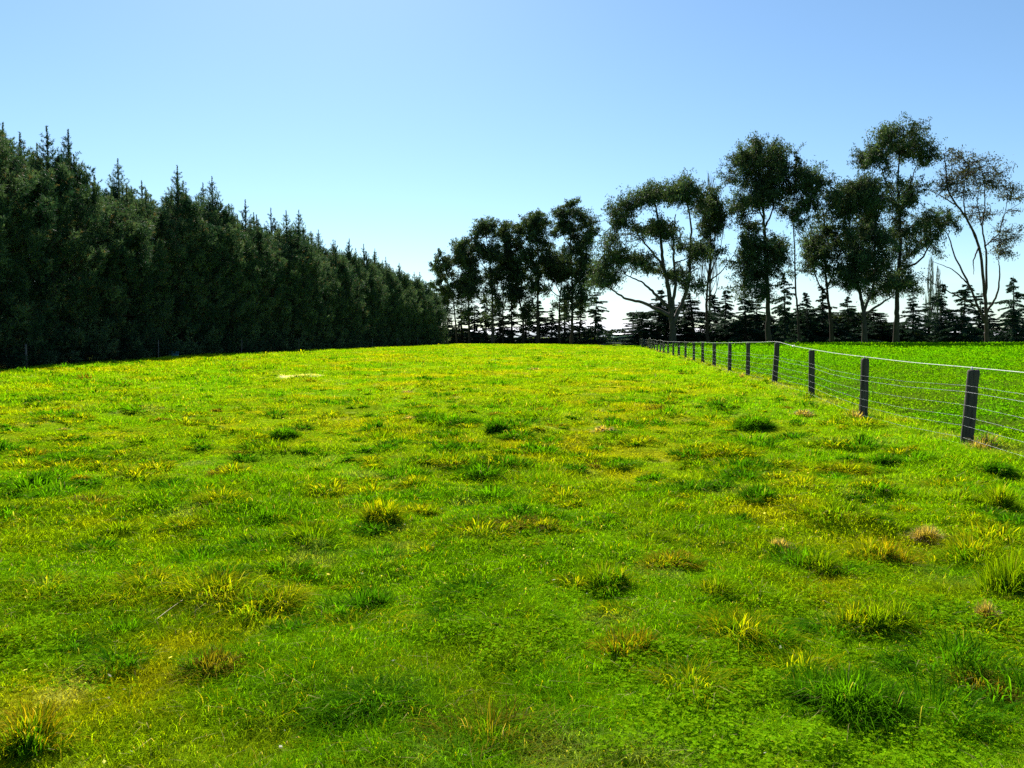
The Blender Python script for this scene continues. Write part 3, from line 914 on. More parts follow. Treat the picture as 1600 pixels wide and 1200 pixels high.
def eucalypt(seed, D, zm, scale, leaders, pads, r0, label, group, dens=1.0, bark=(0.16, 0.13, 0.10), leafc=None, name='eucalyptus_tree'):
    rng = np.random.default_rng(seed)
    mpp = D / F
    r0 = r0 * 0.68
    bark = tuple(0.22 * b for b in bark)
    bx, by = zm(leaders[0][0])
    gx = (bx - 800) / F * D
    gz = float(ground_z(gx, D))
    root = empty(name, (gx, D, gz))
    tag(root, label, 'tree', group)
    ro = np.array([gx, D, gz])
    nodes, nrad = [], []
    tparts = []
    for q, Ld in enumerate(leaders):
        P = []
        dep = (rng.random() - 0.5) * 2.4 if q else 0.0
        for m, p in enumerate(Ld):
            x, y = zm(p)
            w3 = at(x, y, D)
            f = m / max(1, len(Ld) - 1)
            w3[1] += dep * f * (1.6 if q else 1)
            P.append(w3)
        P = np.array(P)
        if q == 0:
            P[0, 2] = gz - 0.3
            rs, re = r0, r0 * 0.22
            start_r = r0
        else:
            # start from the nearest earlier node
            nd = np.array(nodes)
            k = np.argmin(np.linalg.norm((nd - P[0]) * [1, 0.4, 1], axis=1))
            P = np.concatenate([[nd[k]], P[1:]]) if np.linalg.norm(nd[k] - P[0]) < 2.5 else np.concatenate([[nd[k]], P])
            rs = min(nrad[k] * 0.8, r0 * 0.72); re = max(0.03, rs * 0.22)
        Q = spline(P, 5 * len(P))
        t = np.linspace(0, 1, len(Q))
        Q[1:-1] += rng.normal(size=(len(Q) - 2, 3)) * 0.05 * r0 / 0.5
        R = rs + (re - rs) * t ** 0.8
        if q == 0:
            R = R * (1 + 0.35 * np.exp(-t * 16))
        tparts.append(tube(Q - ro, R, 9 if q == 0 else 7, np.array(bark) * (0.8 + 0.4 * rng.random())))
        nodes += list(Q[2:]); nrad += list(R[2:])
    Cc, Ax, Wv, Ln, Wd, Cl = [], [], [], [], [], []
    lc = np.array([0.034, 0.068, 0.040]) if leafc is None else np.array(leafc)
    nd0 = np.array(nodes); nr0 = np.array(nrad)
    pl = [(p[0], p[1], p[2], p[3], 1.0) for p in pads]
    if group == GM:                                 # leafy lower branches of the close-grown far clump
        bx0 = leaders[0][0][0]
        for _ in range(17):
            pl.append((bx0 + rng.normal() * 46, 480 + 450 * rng.random(), 30 + 22 * rng.random(), 30 + 16 * rng.random(), 0.55))
    for a, p in enumerate(pads):                    # thinner foliage bridging neighbouring clumps
        dd = sorted((math.hypot(p[0] - q[0], p[1] - q[1]), b) for b, q in enumerate(pads) if b != a)
        for dist_, b in dd[:3]:
            q = pads[b]
            if b > a or rng.random() < 0.3:
                t = 0.35 + 0.3 * rng.random()
                pl.append((p[0] * (1 - t) + q[0] * t, p[1] * (1 - t) + q[1] * t + 8, 0.75 * p[2], 1.0 * p[3], 0.6))
    if group == GR and len(pads) > 6 and seed not in (1, 8):      # stray sprays that break up the outline
        for _ in range(9):
            p = pads[rng.integers(0, len(pads))]
            pl.append((p[0] + rng.normal() * 0.9 * p[2], p[1] + abs(rng.normal()) * 1.0 * p[3], 26 + 22 * rng.random(), 24 + 20 * rng.random(), 0.5))
    for (x, y, rx, ry, den) in pl:
        px, py = zm((x, y))
        rx_m, ry_m = rx / scale * mpp * 1.10, ry / scale * mpp * 1.22
        for rep in range(2):
            ctr = at(px + (rng.random() - 0.5) * rx / scale * 0.6 * rep, py + (rng.random() - 0.5) * ry / scale * 0.5 * rep, D)
            ctr[1] += (rng.random() - 0.5) * 6.5
            if rep: ctr[1] = 2 * D - ctr[1]
            dv = nd0 - ctr
            cost = np.linalg.norm(dv * [1, 0.6, 1], axis=1) + np.where(dv[:, 2] > 0, dv[:, 2] * 1.5, 0)
            k = int(np.argmin(cost))
            A0 = nd0[k]; dist = np.linalg.norm(A0 - ctr)
            rl = min(nr0[k] * 0.6, 0.03 + 0.013 * dist)
            mid = 0.55 * ctr + 0.45 * A0 + np.array([0, 0, 0.05 * dist]) + rng.normal(size=3) * 0.06 * dist
            limb = spline([A0, mid, ctr], 7)
            if dist > 5.5 and den < 1: continue
            tparts.append(tube(limb - ro, np.linspace(rl, max(0.02, rl * 0.35), 7), 5, np.array(bark) * 0.9, False))
            nsub = max(4, int(round(13 * (rx_m * ry_m / 3.0) ** 0.55)))
            for sidx in range(nsub):
                u = unit(rng.normal(size=3))
                rho = rng.random() ** 0.4
                sc_ = ctr + u * rho * np.array([rx_m, min(rx_m, 2.4), ry_m]) * 1.08
                tparts.append(tube(np.array([limb[-2], 0.5 * (limb[-2] + sc_) + rng.normal(size=3) * 0.1, sc_]) - ro, [0.028, 0.02, 0.012], 4, np.array(bark) * 0.8, False))
                sr = (0.22 + 0.34 * rng.random()) * (0.7 + 0.3 * min(1.5, rx_m / 1.8))
                nl = int(dens * den * 47 * (sr / 0.45) * (0.3 + 1.3 * rng.random()))
                t_ = 0.25 + 0.95 * rng.random(nl) ** 0.7
                b0 = 0.7 * ctr + 0.3 * limb[-3]
                tw = b0 + (sc_ - b0) * 1.12 * t_[:, None]
                g = rng.normal(size=(nl, 3)) * np.array([sr, sr, sr * 0.8]) * 0.62
                g[:, 2] -= 0.25 * rng.random(nl) ** 2
                Cc.append(tw + g)
                ax = rng.normal(size=(nl, 3)) * 0.75 + np.array([0, 0, -0.9]) + unit(g) * 0.5
                Ax.append(ax); Wv.append(rng.normal(size=(nl, 3)))
                Ln.append(0.28 + 0.22 * rng.random(nl)); Wd.append(0.10 + 0.07 * rng.random(nl))
                tone = 0.55 + 1.25 * rng.random() ** 2
                cc = mix(np.broadcast_to(lc, (nl, 3)), np.array([0.100, 0.122, 0.045]), 0.5 * rng.random(nl) ** 2 * (0.4 + rng.random()))
                Cl.append(cc * tone * (0.7 + 0.6 * rng.random((nl, 1))))
    mesh('trunk', tparts, M_BARK, root, True)
    Vv = diamonds(np.concatenate(Cc) - ro, np.concatenate(Ax), np.concatenate(Wv), np.concatenate(Ln) * (D / 125) ** 0.5, np.concatenate(Wd) * (D / 125) ** 0.5, np.concatenate(Cl))
    mesh('crown', [Vv], M_EUC, root)

z4 = zoomer(900, 250, 3.871); z5 = zoomer(1110, 180, 3.1586); z6 = zoomer(1340, 180, 3.158); z3 = zoomer(640, 290, 4.444)
GR = 'tall eucalypts in the row beyond the right paddock'
GM = 'eucalypts in the far clump at the end of the paddock'
eucalypt(1, 128, z4, 3.871,
 [[(590, 1085), (585, 1000), (575, 930), (560, 780), (530, 640), (515, 510), (500, 380), (470, 240)],
  [(600, 950), (600, 760), (590, 600), (585, 480), (600, 330)],
  [(610, 980), (660, 830), (690, 700), (700, 500), (700, 350), (670, 200)],
  [(565, 910), (470, 800), (400, 740), (300, 690)],
  [(560, 950), (420, 870), (300, 840), (220, 790), (130, 720)],
  [(530, 640), (460, 560), (380, 470), (330, 360)],
  [(590, 620), (660, 600), (740, 560)]],
 [(460, 180, 95, 60), (660, 150, 80, 50), (560, 200, 110, 55), (310, 265, 110, 60), (230, 320, 55, 45), (430, 250, 90, 55), (640, 215, 90, 50), (730, 250, 80, 60),
  (270, 390, 50, 35), (420, 420, 90, 60), (500, 410, 90, 55), (570, 440, 70, 50), (200, 490, 70, 40), (220, 580, 85, 50), (155, 655, 70, 55), (110, 735, 50, 45), (230, 720, 70, 45),
  (330, 590, 90, 50), (400, 600, 60, 40), (480, 660, 60, 35), (650, 660, 60, 45), (680, 520, 70, 50), (790, 530, 80, 45), (750, 570, 60, 40), (710, 750, 60, 45), (600, 700, 50, 35)],
 0.85, 'broad eucalypt with several pale limbs from one stout trunk near the fence end', GR, bark=(0.24, 0.21, 0.18))
eucalypt(2, 131, z4, 3.871,
 [[(798, 1092), (792, 950), (790, 850), (800, 720), (815, 560), (808, 400), (805, 250), (800, 190)],
  [(800, 740), (870, 680), (910, 620), (935, 580)], [(805, 700), (860, 560), (880, 420)], [(795, 850), (850, 800), (880, 700)]],
 [(800, 200, 60, 45), (850, 265, 50, 50), (875, 330, 38, 50), (770, 320, 60, 45), (820, 385, 60, 45), (880, 400, 30, 40), (830, 560, 50, 30), (780, 440, 40, 30)],
 0.40, 'slender reddish-trunked eucalypt close on the right of the broad many-limbed one', GR, 0.8, (0.17, 0.12, 0.09))
eucalypt(3, 126, z5, 3.1586,
 [[(286, 1106), (284, 950), (280, 800), (270, 600), (262, 480), (245, 330), (235, 220)],
  [(268, 520), (210, 400), (185, 320)], [(275, 560), (310, 470), (330, 330), (340, 240)], [(282, 800), (220, 760), (150, 740)], [(280, 700), (330, 640), (370, 620)]],
 [(230, 155, 90, 32), (150, 215, 60, 50), (110, 305, 45, 45), (215, 240, 90, 60), (320, 205, 80, 60), (390, 215, 38, 45), (300, 295, 80, 50), (125, 440, 55, 45), (200, 410, 70, 45), (210, 530, 60, 50),
  (320, 370, 60, 50), (300, 420, 60, 40), (250, 650, 85, 50), (165, 650, 60, 45), (345, 650, 70, 55), (195, 735, 85, 50), (260, 790, 70, 50), (335, 705, 50, 45), (150, 840, 60, 40), (230, 880, 60, 35), (240, 330, 60, 40)],
 0.62, 'tall full-crowned eucalypt on a straight dark trunk, second tallest of the right row', GR)
eucalypt(4, 124, z5, 3.1586,
 [[(442, 1092), (432, 980), (420, 850), (415, 650), (405, 450), (425, 360)], [(410, 520), (470, 420), (510, 370)]],
 [(480, 310, 75, 60), (440, 280, 50, 45), (525, 345, 48, 40), (400, 370, 40, 40), (430, 540, 40, 35), (480, 420, 40, 30), (395, 470, 30, 30)],
 0.30, 'thin pole-like eucalypt with one rounded tuft high up, right of the full-crowned one', GR, 1.0, (0.18, 0.13, 0.10))
eucalypt(5, 127, z5, 3.1586,
 [[(603, 1106), (592, 980), (580, 900), (565, 700), (560, 500), (535, 430)], [(578, 900), (540, 830), (510, 700), (500, 560), (440, 460)], [(500, 600), (510, 480), (515, 410)], [(575, 860), (610, 740), (640, 640)]],
 [(500, 610, 60, 50), (570, 600, 50, 45), (480, 740, 50, 35), (600, 690, 50, 50), (560, 490, 40, 35), (620, 780, 40, 35), (520, 680, 40, 35)],
 0.45, 'thin-crowned eucalypt forking low, with bare upper twigs, beside the dense round-topped one', GR, 0.85, (0.15, 0.11, 0.08))
eucalypt(6, 122, z5, 3.1586,
 [[(762, 1108), (760, 1030), (755, 960), (735, 870), (715, 760), (690, 620), (680, 480)], [(765, 970), (800, 830), (800, 650), (780, 450), (770, 370)], [(770, 990), (850, 920), (905, 880)], [(735, 870), (690, 800), (650, 720)]],
 [(650, 375, 65, 42), (735, 365, 80, 50), (800, 335, 60, 45), (620, 440, 55, 50), (700, 465, 90, 55), (820, 450, 80, 65), (640, 560, 60, 50), (720, 620, 100, 55), (830, 600, 70, 60), (680, 700, 80, 45), (780, 720, 90, 50),
  (680, 790, 70, 45), (850, 760, 60, 50), (730, 830, 50, 35), (790, 540, 70, 45)],
 0.62, 'dense round-topped eucalypt, darkest of the right row, with pale low forks', GR, 1.25, (0.22, 0.18, 0.15))
eucalypt(7, 125, z6, 3.158,
 [[(190, 1112), (193, 1000), (196, 900), (206, 750), (212, 600), (205, 480), (200, 350), (205, 200)], [(205, 490), (150, 330), (125, 230)], [(207, 500), (240, 390), (270, 280), (287, 200)], [(210, 770), (300, 720), (350, 640), (400, 560)], [(212, 600), (280, 540), (380, 520)], [(200, 860), (250, 800), (300, 790)]],
 [(210, 95, 80, 40), (110, 115, 60, 45), (60, 180, 50, 45), (130, 195, 70, 45), (290, 130, 60, 45), (320, 190, 50, 42), (230, 175, 60, 42), (40, 240, 40, 28), (350, 220, 28, 28), (210, 345, 50, 35), (150, 420, 60, 45), (250, 430, 50, 38), (310, 350, 26, 45),
  (330, 505, 80, 38), (430, 510, 55, 38), (460, 545, 28, 28), (250, 560, 70, 45), (130, 600, 60, 50), (330, 620, 60, 38), (250, 690, 50, 38), (220, 800, 60, 50), (285, 835, 60, 45), (160, 820, 70, 45), (60, 880, 40, 35)],
 0.66, 'tallest eucalypt, its rounded crown highest in the picture, with a leafy limb reaching right', GR)
eucalypt(8, 123, z6, 3.158,
 [[(640, 1108), (636, 1040), (632, 960), (620, 800), (590, 620), (530, 500), (450, 380), (435, 260), (428, 190)],
  [(632, 1030), (595, 930), (545, 800), (500, 700), (465, 580), (400, 530)],
  [(638, 960), (640, 760), (635, 640), (625, 550), (640, 440), (640, 320), (620, 230)],
  [(645, 980), (688, 880), (697, 760), (688, 710)], [(636, 650), (700, 580), (730, 490), (815, 430)],
  [(590, 610), (530, 470), (530, 350), (545, 230)], [(600, 950), (480, 880), (400, 830), (325, 770)], [(560, 830), (470, 760), (380, 720)],
  [(625, 560), (590, 420), (610, 300)], [(700, 580), (720, 450), (700, 330)], [(600, 640), (560, 720), (545, 790)], [(500, 440), (400, 400), (340, 380)]],
 [(540, 190, 60, 26), (570, 235, 70, 34), (430, 180, 28, 36), (560, 290, 80, 28), (690, 285, 60, 34), (620, 340, 70, 34), (720, 370, 70, 34), (800, 400, 40, 20), (470, 300, 60, 50), (620, 470, 60, 26), (660, 500, 40, 34),
  (725, 625, 70, 36), (700, 680, 60, 26), (755, 560, 30, 14), (400, 375, 60, 26), (520, 400, 50, 30)],
 0.48, 'sparse half-bare eucalypt of reddish forking limbs, farthest right of the tall ones', GR, 0.30, (0.24, 0.16, 0.12), (0.040, 0.046, 0.028))
# the far clump
eucalypt(11, 172, z3, 4.444, [[(330, 1092), (322, 980), (310, 850), (290, 650), (255, 540)], [(305, 800), (270, 800), (240, 830)], [(290, 660), (220, 600), (170, 570)], [(300, 740), (220, 690), (160, 700)]],
 [(205, 480, 22, 32), (170, 560, 36, 30), (260, 530, 40, 36), (150, 700, 22, 22), (188, 680, 18, 16), (245, 620, 40, 50), (250, 740, 50, 50), (240, 805, 40, 36), (300, 700, 50, 36)],
 0.35, 'thin ragged eucalypt with stray tufts at the left end of the far clump', GM, 1.0)
eucalypt(12, 170, z3, 4.444, [[(415, 1092), (413, 950), (410, 800), (405, 650), (400, 500), (370, 420)], [(405, 620), (450, 560), (460, 480)]],
 [(330, 415, 52, 36), (390, 400, 50, 36), (425, 530, 48, 50), (400, 620, 60, 45), (380, 740, 50, 36), (440, 720, 50, 36), (460, 640, 50, 36), (350, 480, 36, 28)],
 0.40, 'straight-trunked eucalypt with a flat-topped crown, second from the left end of the far clump', GM)
eucalypt(13, 171, z3, 4.444, [[(576, 1092), (576, 960), (575, 880), (570, 650), (552, 500), (535, 370)], [(570, 640), (500, 540), (460, 430)], [(560, 560), (600, 460)]],
 [(540, 252, 68, 28), (500, 295, 60, 36), (460, 370, 58, 44), (580, 300, 50, 36), (530, 470, 60, 45), (580, 510, 60, 36), (470, 440, 40, 28), (600, 420, 50, 36)],
 0.55, 'eucalypt with stout pale trunk and stepped dome, third from left in the far clump', GM, 1.0, (0.20, 0.17, 0.15))
eucalypt(14, 174, z3, 4.444, [[(650, 1092), (649, 950), (648, 800), (652, 600), (655, 400), (660, 310)]],
 [(660, 288, 50, 34), (640, 340, 50, 36), (695, 375, 40, 36), (650, 500, 50, 36), (690, 460, 40, 28), (630, 580, 36, 28)],
 0.26, 'pole-thin eucalypt with a narrow crown in the middle of the far clump', GM)
eucalypt(15, 173, z3, 4.444, [[(792, 1092), (788, 980), (785, 900), (745, 720), (730, 560), (745, 400), (750, 300)], [(770, 830), (720, 780), (700, 720)]],
 [(740, 290, 60, 36), (785, 325, 60, 45), (700, 560, 50, 45), (760, 550, 70, 50), (785, 630, 60, 45), (720, 720, 50, 45), (765, 760, 50, 36), (720, 480, 50, 28), (700, 640, 45, 36)],
 0.45, 'eucalypt with a crooked trunk and heavy dark middle crown in the far clump', GM)
eucalypt(16, 170, z3, 4.444, [[(890, 1092), (889, 950), (888, 800), (895, 600), (890, 450), (872, 280)], [(890, 730), (850, 650), (820, 560)], [(893, 560), (930, 430)]],
 [(870, 212, 70, 30), (820, 258, 60, 36), (920, 245, 70, 45), (880, 330, 70, 45), (935, 390, 60, 36), (830, 480, 50, 36), (900, 710, 60, 45), (860, 580, 40, 36), (820, 380, 40, 36)],
 0.52, 'high domed eucalypt left of the tallest tree in the far clump', GM)
eucalypt(17, 172, z3, 4.444, [[(1040, 1092), (1040, 960), (1040, 850), (1050, 700), (1060, 560)], [(1035, 790), (980, 720), (950, 620), (925, 510)], [(1042, 760), (1000, 640), (990, 540)]],
 [(1000, 560, 60, 36), (960, 460, 50, 50), (1050, 480, 80, 45), (1060, 600, 70, 45), (1030, 630, 60, 36), (950, 560, 40, 36)],
 0.48, 'low forked eucalypt with slanting limbs beside the tallest of the far clump', GM, 1.0, (0.18, 0.14, 0.12))
eucalypt(18, 169, z3, 4.444, [[(1126, 1092), (1128, 960), (1130, 850), (1128, 680), (1120, 480), (1115, 300), (1110, 190)], [(1122, 520), (1180, 420), (1230, 330)], [(1118, 420), (1060, 330), (1030, 240)], [(1128, 720), (1190, 640), (1230, 570)]],
 [(1110, 128, 68, 28), (1040, 200, 60, 36), (1170, 208, 60, 42), (1240, 262, 60, 42), (1292, 320, 32, 28), (1060, 260, 60, 42), (1120, 300, 70, 42), (1235, 370, 50, 36), (1010, 330, 40, 28), (1150, 480, 100, 36), (1220, 520, 70, 50), (1150, 620, 60, 50), (1205, 700, 50, 50), (1245, 600, 50, 45), (1175, 390, 50, 36), (1190, 780, 60, 45)],
 0.55, 'tallest eucalypt of the far clump, at its right end beside the gap', GM)

# ------------------------------------------------------------------ dark layered conifers under the eucalypts
def conifer_meshes(seed, H, R):
    rng = np.random.default_rng(seed)
    lean = rng.normal(size=2) * 0.35
    ax_ = lambda z: np.array([lean[0] * (z / H) ** 2, lean[1] * (z / H) ** 2, z])
    trunk = [tube(np.array([ax_(-0.2), ax_(H * 0.4), ax_(H * 0.75), ax_(H)]), [0.2, 0.13, 0.06, 0.015], 7, (0.04, 0.032, 0.025))]
    Cc, A, W, L, Wd, Cl = [], [], [], [], [], []
    nbr = int(rng.integers(95, 140))
    for b in range(nbr):
        f = 0.02 + 0.95 * rng.random() ** 1.25
        z = f * H
        Lr = R * ((1 - f) ** 0.8 * (0.8 + 0.35 * math.sin(f * 9 + seed)) + 0.05)
        a = rng.random() * 6.28
        ln = max(0.35, Lr * (0.35 + 0.95 * rng.random() ** 0.9))
        d = np.array([math.cos(a), math.sin(a), 0.0]); sd_ = np.array([-math.sin(a), math.cos(a), 0])
        tilt = 0.28 - 0.62 * rng.random() * (1 - 0.5 * f)
        curve = -0.10 - 0.22 * rng.random()
        P = lambda t: ax_(z) + d * (ln * t) + np.array([0, 0, tilt * ln * t + curve * ln * t * t])
        trunk.append(tube(np.array([P(0), P(.5), P(1)]), [0.04, 0.022, 0.006], 4, (0.04, 0.032, 0.025), False))
        n = int(70 * ln) + 16
        t = 0.12 + 0.88 * rng.random(n) ** 0.8
        sp = rng.normal(size=n) * 0.20 * ln ** 0.6 * (1.15 - t)
        c = ax_(z) + d * (ln * t)[:, None] + sd_ * sp[:, None]
        c[:, 2] += tilt * ln * t + curve * ln * t * t - np.abs(sp) * 0.35 - 0.22 * rng.random(n) ** 2 + 0.06
        Cc.append(c); A.append(d * 0.7 + sd_ * np.sign(sp)[:, None] * 0.6 + rng.normal(size=(n, 3)) * 0.45 + [0, 0, -0.35])
        W.append(np.array([0, 0, 0.3]) + rng.normal(size=(n, 3)) * 0.7)
        L.append(0.20 + 0.20 * rng.random(n)); Wd.append(0.06 + 0.06 * rng.random(n))
        Cl.append(np.array([0.020, 0.050, 0.036]) * (0.6 + 0.8 * rng.random((n, 1))))
    td = mesh_data('trunk', trunk, M_BARK, True)
    cd = mesh_data('crown', [diamonds(np.concatenate(Cc), np.concatenate(A), np.concatenate(W), np.concatenate(L), np.concatenate(Wd), np.concatenate(Cl))], M_CEDAR)
    return td, cd
CON = [conifer_meshes(800 + i, 10.0, 3.6) for i in range(9)]
GC = 'young conifers between the eucalypts of the right row'
GC2 = 'young conifers under the far clump of eucalypts'
def conifer(i, px, ytop, D, wpx, label, group):
    rng = np.random.default_rng(900 + i)
    x = (px - 800) / F * D
    g = float(ground_z(x, D))
    H = at(px, ytop, D)[2] - g
    r = empty('conifer_tree', (x, D, g))
    k = H / 10.0 * (0.80 + 0.30 * rng.random())
    wv = (1.2 + 0.7 * rng.random()) * wpx * D / F / 3.6
    r.scale = (wv, wv, k)
    r.rotation_euler = (0, 0, rng.random() * 6.28)
    td, cd = CON[i % 9]
    link('trunk', td, r); link('crown', cd, r)
    tag(r, label, 'conifer', group)
R_CON = [(1000, 472, 133, 42, 'low wide-spreading conifer with flat branches left of the broad eucalypt, nearest the fence end'),
 (1028, 452, 136, 38, None), (1083, 437, 136, 36, None), (1132, 432, 137, 27, 'pointed young conifer in the gap right of the slender reddish eucalypt'), (1165, 448, 134, 28, None),
 (1180, 470, 138, 26, None), (1226, 430, 133, 30, None), (1262, 455, 136, 30, None), (1285, 440, 139, 28, None), (1325, 462, 134, 32, None), (1375, 485, 137, 32, None),
 (1425, 452, 133, 32, 'layered dark conifer between the tallest eucalypt and the half-bare one'), (1468, 448, 136, 30, None), (1502, 425, 133, 34, 'dark thick conifer against the left side of the half-bare eucalypt'),
 (1528, 455, 138, 30, None), (1582, 412, 131, 34, 'tall loose conifer at the right edge, right of the half-bare eucalypt'), (1612, 450, 134, 34, None), (1650, 440, 134, 34, None)]
for i, (px, yt, D, wp, lb) in enumerate(R_CON):
    conifer(i, px, yt, D, wp, lb or 'dark layered young conifer standing between the eucalypt trunks of the right row', GC)
rng_c = np.random.default_rng(64)
for i in range(16):                              # more young conifers filling the gaps of the row
    conifer(40 + i, 985 + 42 * i + 14 * rng_c.random(), 462 + 36 * rng_c.random(), 139 + 5 * rng_c.random(), 34 + 12 * rng_c.random(),
            'dark layered young conifer standing between the eucalypt trunks of the right row', GC)
M_CON = [(700, 494, 178, 20, None), (722, 478, 176, 22, None), (741, 488, 178, 20, None), (760, 472, 177, 20, None), (782, 485, 178, 21, None), (800, 470, 179, 22, None), (822, 480, 176, 22, None), (843, 468, 178, 22, None),
 (862, 484, 177, 22, None), (882, 472, 178, 22, None), (905, 478, 176, 22, None), (930, 462, 174, 26, 'pointed dark conifer at the right end of the far clump, beside the gap')]
for i, (px, yt, D, wp, lb) in enumerate(M_CON):
    conifer(i + 3, px, yt - 9, D, wp * 1.15, lb or 'dark young conifer among the trunks of the far clump', GC2)

# ------------------------------------------------------------------ bare poplars and the low dark growth behind
def bare_tree(seed, px, ytop, D, spread, label, n=60):
    rng = np.random.default_rng(seed)
    x = (px - 800) / F * D
    g = float(ground_z(x, D)); H = at(px, ytop, D)[2] - g
    r = empty('bare_tree', (x, D, g))
    tag(r, label, 'tree')
    c = (0.20, 0.17, 0.15)
    mesh('trunk', [tube(np.array([[0, 0, -0.2], [0.1, 0, H * 0.5], [0, 0, H]]), [0.28, 0.16, 0.02], 7, c)], M_BARK, r, True)
    parts = []
    for k in range(n):
        z = H * (0.2 + 0.75 * rng.random()); a = rng.random() * 6.28
        ln = H * 0.24 * (1.15 - z / H) + 0.8
        d = np.array([math.cos(a), math.sin(a), 0]) * spread
        p1 = np.array([0, 0, z]) + d * ln * 0.35 + [0, 0, ln * 0.45]; p2 = np.array([0, 0, z]) + d * ln * 0.5 + [0, 0, ln]
        parts.append(tube(np.array([[0, 0, z], p1, p2]), [0.06, 0.045, 0.02], 4, c, False))
        for q in range(4):
            e = p1 + rng.normal(size=3) * 0.35 * spread + [0, 0, ln * (0.3 + 0.5 * rng.random())]
            parts.append(tube(np.array([p1 * 0.6 + np.array([0, 0, z]) * 0.4, p1, e]), [0.03, 0.026, 0.014], 3, c, False))
    mesh('crown', parts, M_BARK, r)
bare_tree(71, 1107, 274, 150, 0.55, 'bare grey poplar whose twiggy top shows over the broad eucalypt')
bare_tree(72, 1450, 402, 190, 0.45, 'bare poplar left of the half-bare eucalypt, thin and upright behind the conifers')
bare_tree(73, 1462, 420, 195, 0.45, 'second bare poplar close behind the first, seen through the half-bare eucalypt')
bare_tree(74, 692, 452, 200, 1.6, 'rounded leafless tree in the gap between the shelterbelt and the far clump', 110)

def build_far_growth():
    rng = np.random.default_rng(44)
    def belt(name, x0, x1, Y, h, label, col, n):
        xs = x0 + (x1 - x0) * rng.random(n)
        hh = h * (0.1 + 1.15 * smooth(0.25, 0.75, fbm(xs / (h * 1.8), xs * 0 + 3.3, 7, 3)) * smooth(0.3, 0.5, fbm(xs / (h * 9), xs * 0 + 8.3, 17, 2)))
        z = 0.1 + hh * rng.random(n) ** 0.7
        c = np.stack([xs, Y + (rng.random(n) - 0.5) * h, z], 1)
        sz = (0.25 + Y * 0.0016) * (0.8 + 0.7 * rng.random(n))
        o = mesh(name, [diamonds(c, rng.normal(size=(n, 3)), rng.normal(size=(n, 3)), sz * 1.5, sz, np.array(col) * (0.6 + 0.8 * rng.random((n, 1))))], M_CEDAR)
        tag(o, label, 'trees', kind='stuff')
    belt('undergrowth', -22, -8, 196, 5.5, 'dark low scrub behind the end of the shelterbelt', (0.022, 0.036, 0.016), 6000)
    belt('treeline', -600, 900, 620, 7.5, 'distant dark line of trees across the fields', (0.020, 0.034, 0.018), 26000)
    belt('low_scrub', -18, 21, 184, 7.0, 'low dark scrub under the far clump of eucalypts', (0.022, 0.036, 0.016), 16000)
    belt('scrub', 24, 150, 147, 5.6, 'low dark scrub behind the right row of eucalypts', (0.024, 0.040, 0.016), 22000)
build_far_growth()

# long pale sheds beyond the trees
def shed(px0, px1, D, hw, hr, label, wallc, roofc):
    x0, x1 = (px0 - 800) / F * D, (px1 - 800) / F * D
    xm = 0.5 * (x0 + x1); L = (x1 - x0) / 2; wd = 5.0
    r = empty('farm_shed', (xm, D, float(ground_z(xm, D))))
    tag(r, label, 'shed')
    def box(x0, x1, y0, y1, z0, z1):
        V = np.array([[x, y, z] for z in (z0, z1) for y in (y0, y1) for x in (x0, x1)], float)
        Q = np.array([[0, 1, 5, 4], [2, 6, 7, 3], [0, 4, 6, 2], [1, 3, 7, 5], [4, 5, 7, 6], [0, 2, 3, 1]])
        return V, Q
    V, Q = box(-L, L, -wd, wd, -0.2, hw)
    mesh('wall', [(V, Q, wallc)], M_PAINT, r)
    V = np.array([[-L - .4, -wd - .5, hw - .05], [L + .4, -wd - .5, hw - .05], [L + .4, 0, hr], [-L - .4, 0, hr], [-L - .4, wd + .5, hw - .05], [L + .4, wd + .5, hw - .05]], float)
    V2 = V + [0, 0, 0.14]
    VV = np.concatenate([V, V2])
    Q = np.array([[0, 1, 2, 3], [3, 2, 5, 4], [9, 8, 7, 6], [10, 11, 8, 9], [6, 7, 1, 0], [4, 5, 11, 10], [0, 3, 9, 6], [3, 4, 10, 9], [1, 7, 8, 2], [2, 8, 11, 5]])
    mesh('roof', [(VV, Q, roofc)], M_PAINT, r)
    for k in range(3):
        xx = -L + (k + 1) * 2 * L / 4
        V, Q = box(xx - 1.3, xx + 1.3, -wd - 0.06, -wd - 0.003, 0, hw * 0.8)
        mesh('door', [(V, Q, np.array(wallc) * 0.5)], M_PAINT, r)
shed(958, 1000, 420, 2.3, 3.4, 'long low pale-roofed shed in the gap between the two groups of trees', (0.35, 0.36, 0.38), (0.62, 0.63, 0.66))
shed(1255, 1345, 380, 2.6, 4.0, 'long pale-roofed shed glimpsed low between the eucalypt trunks', (0.40, 0.40, 0.40), (0.62, 0.64, 0.66))

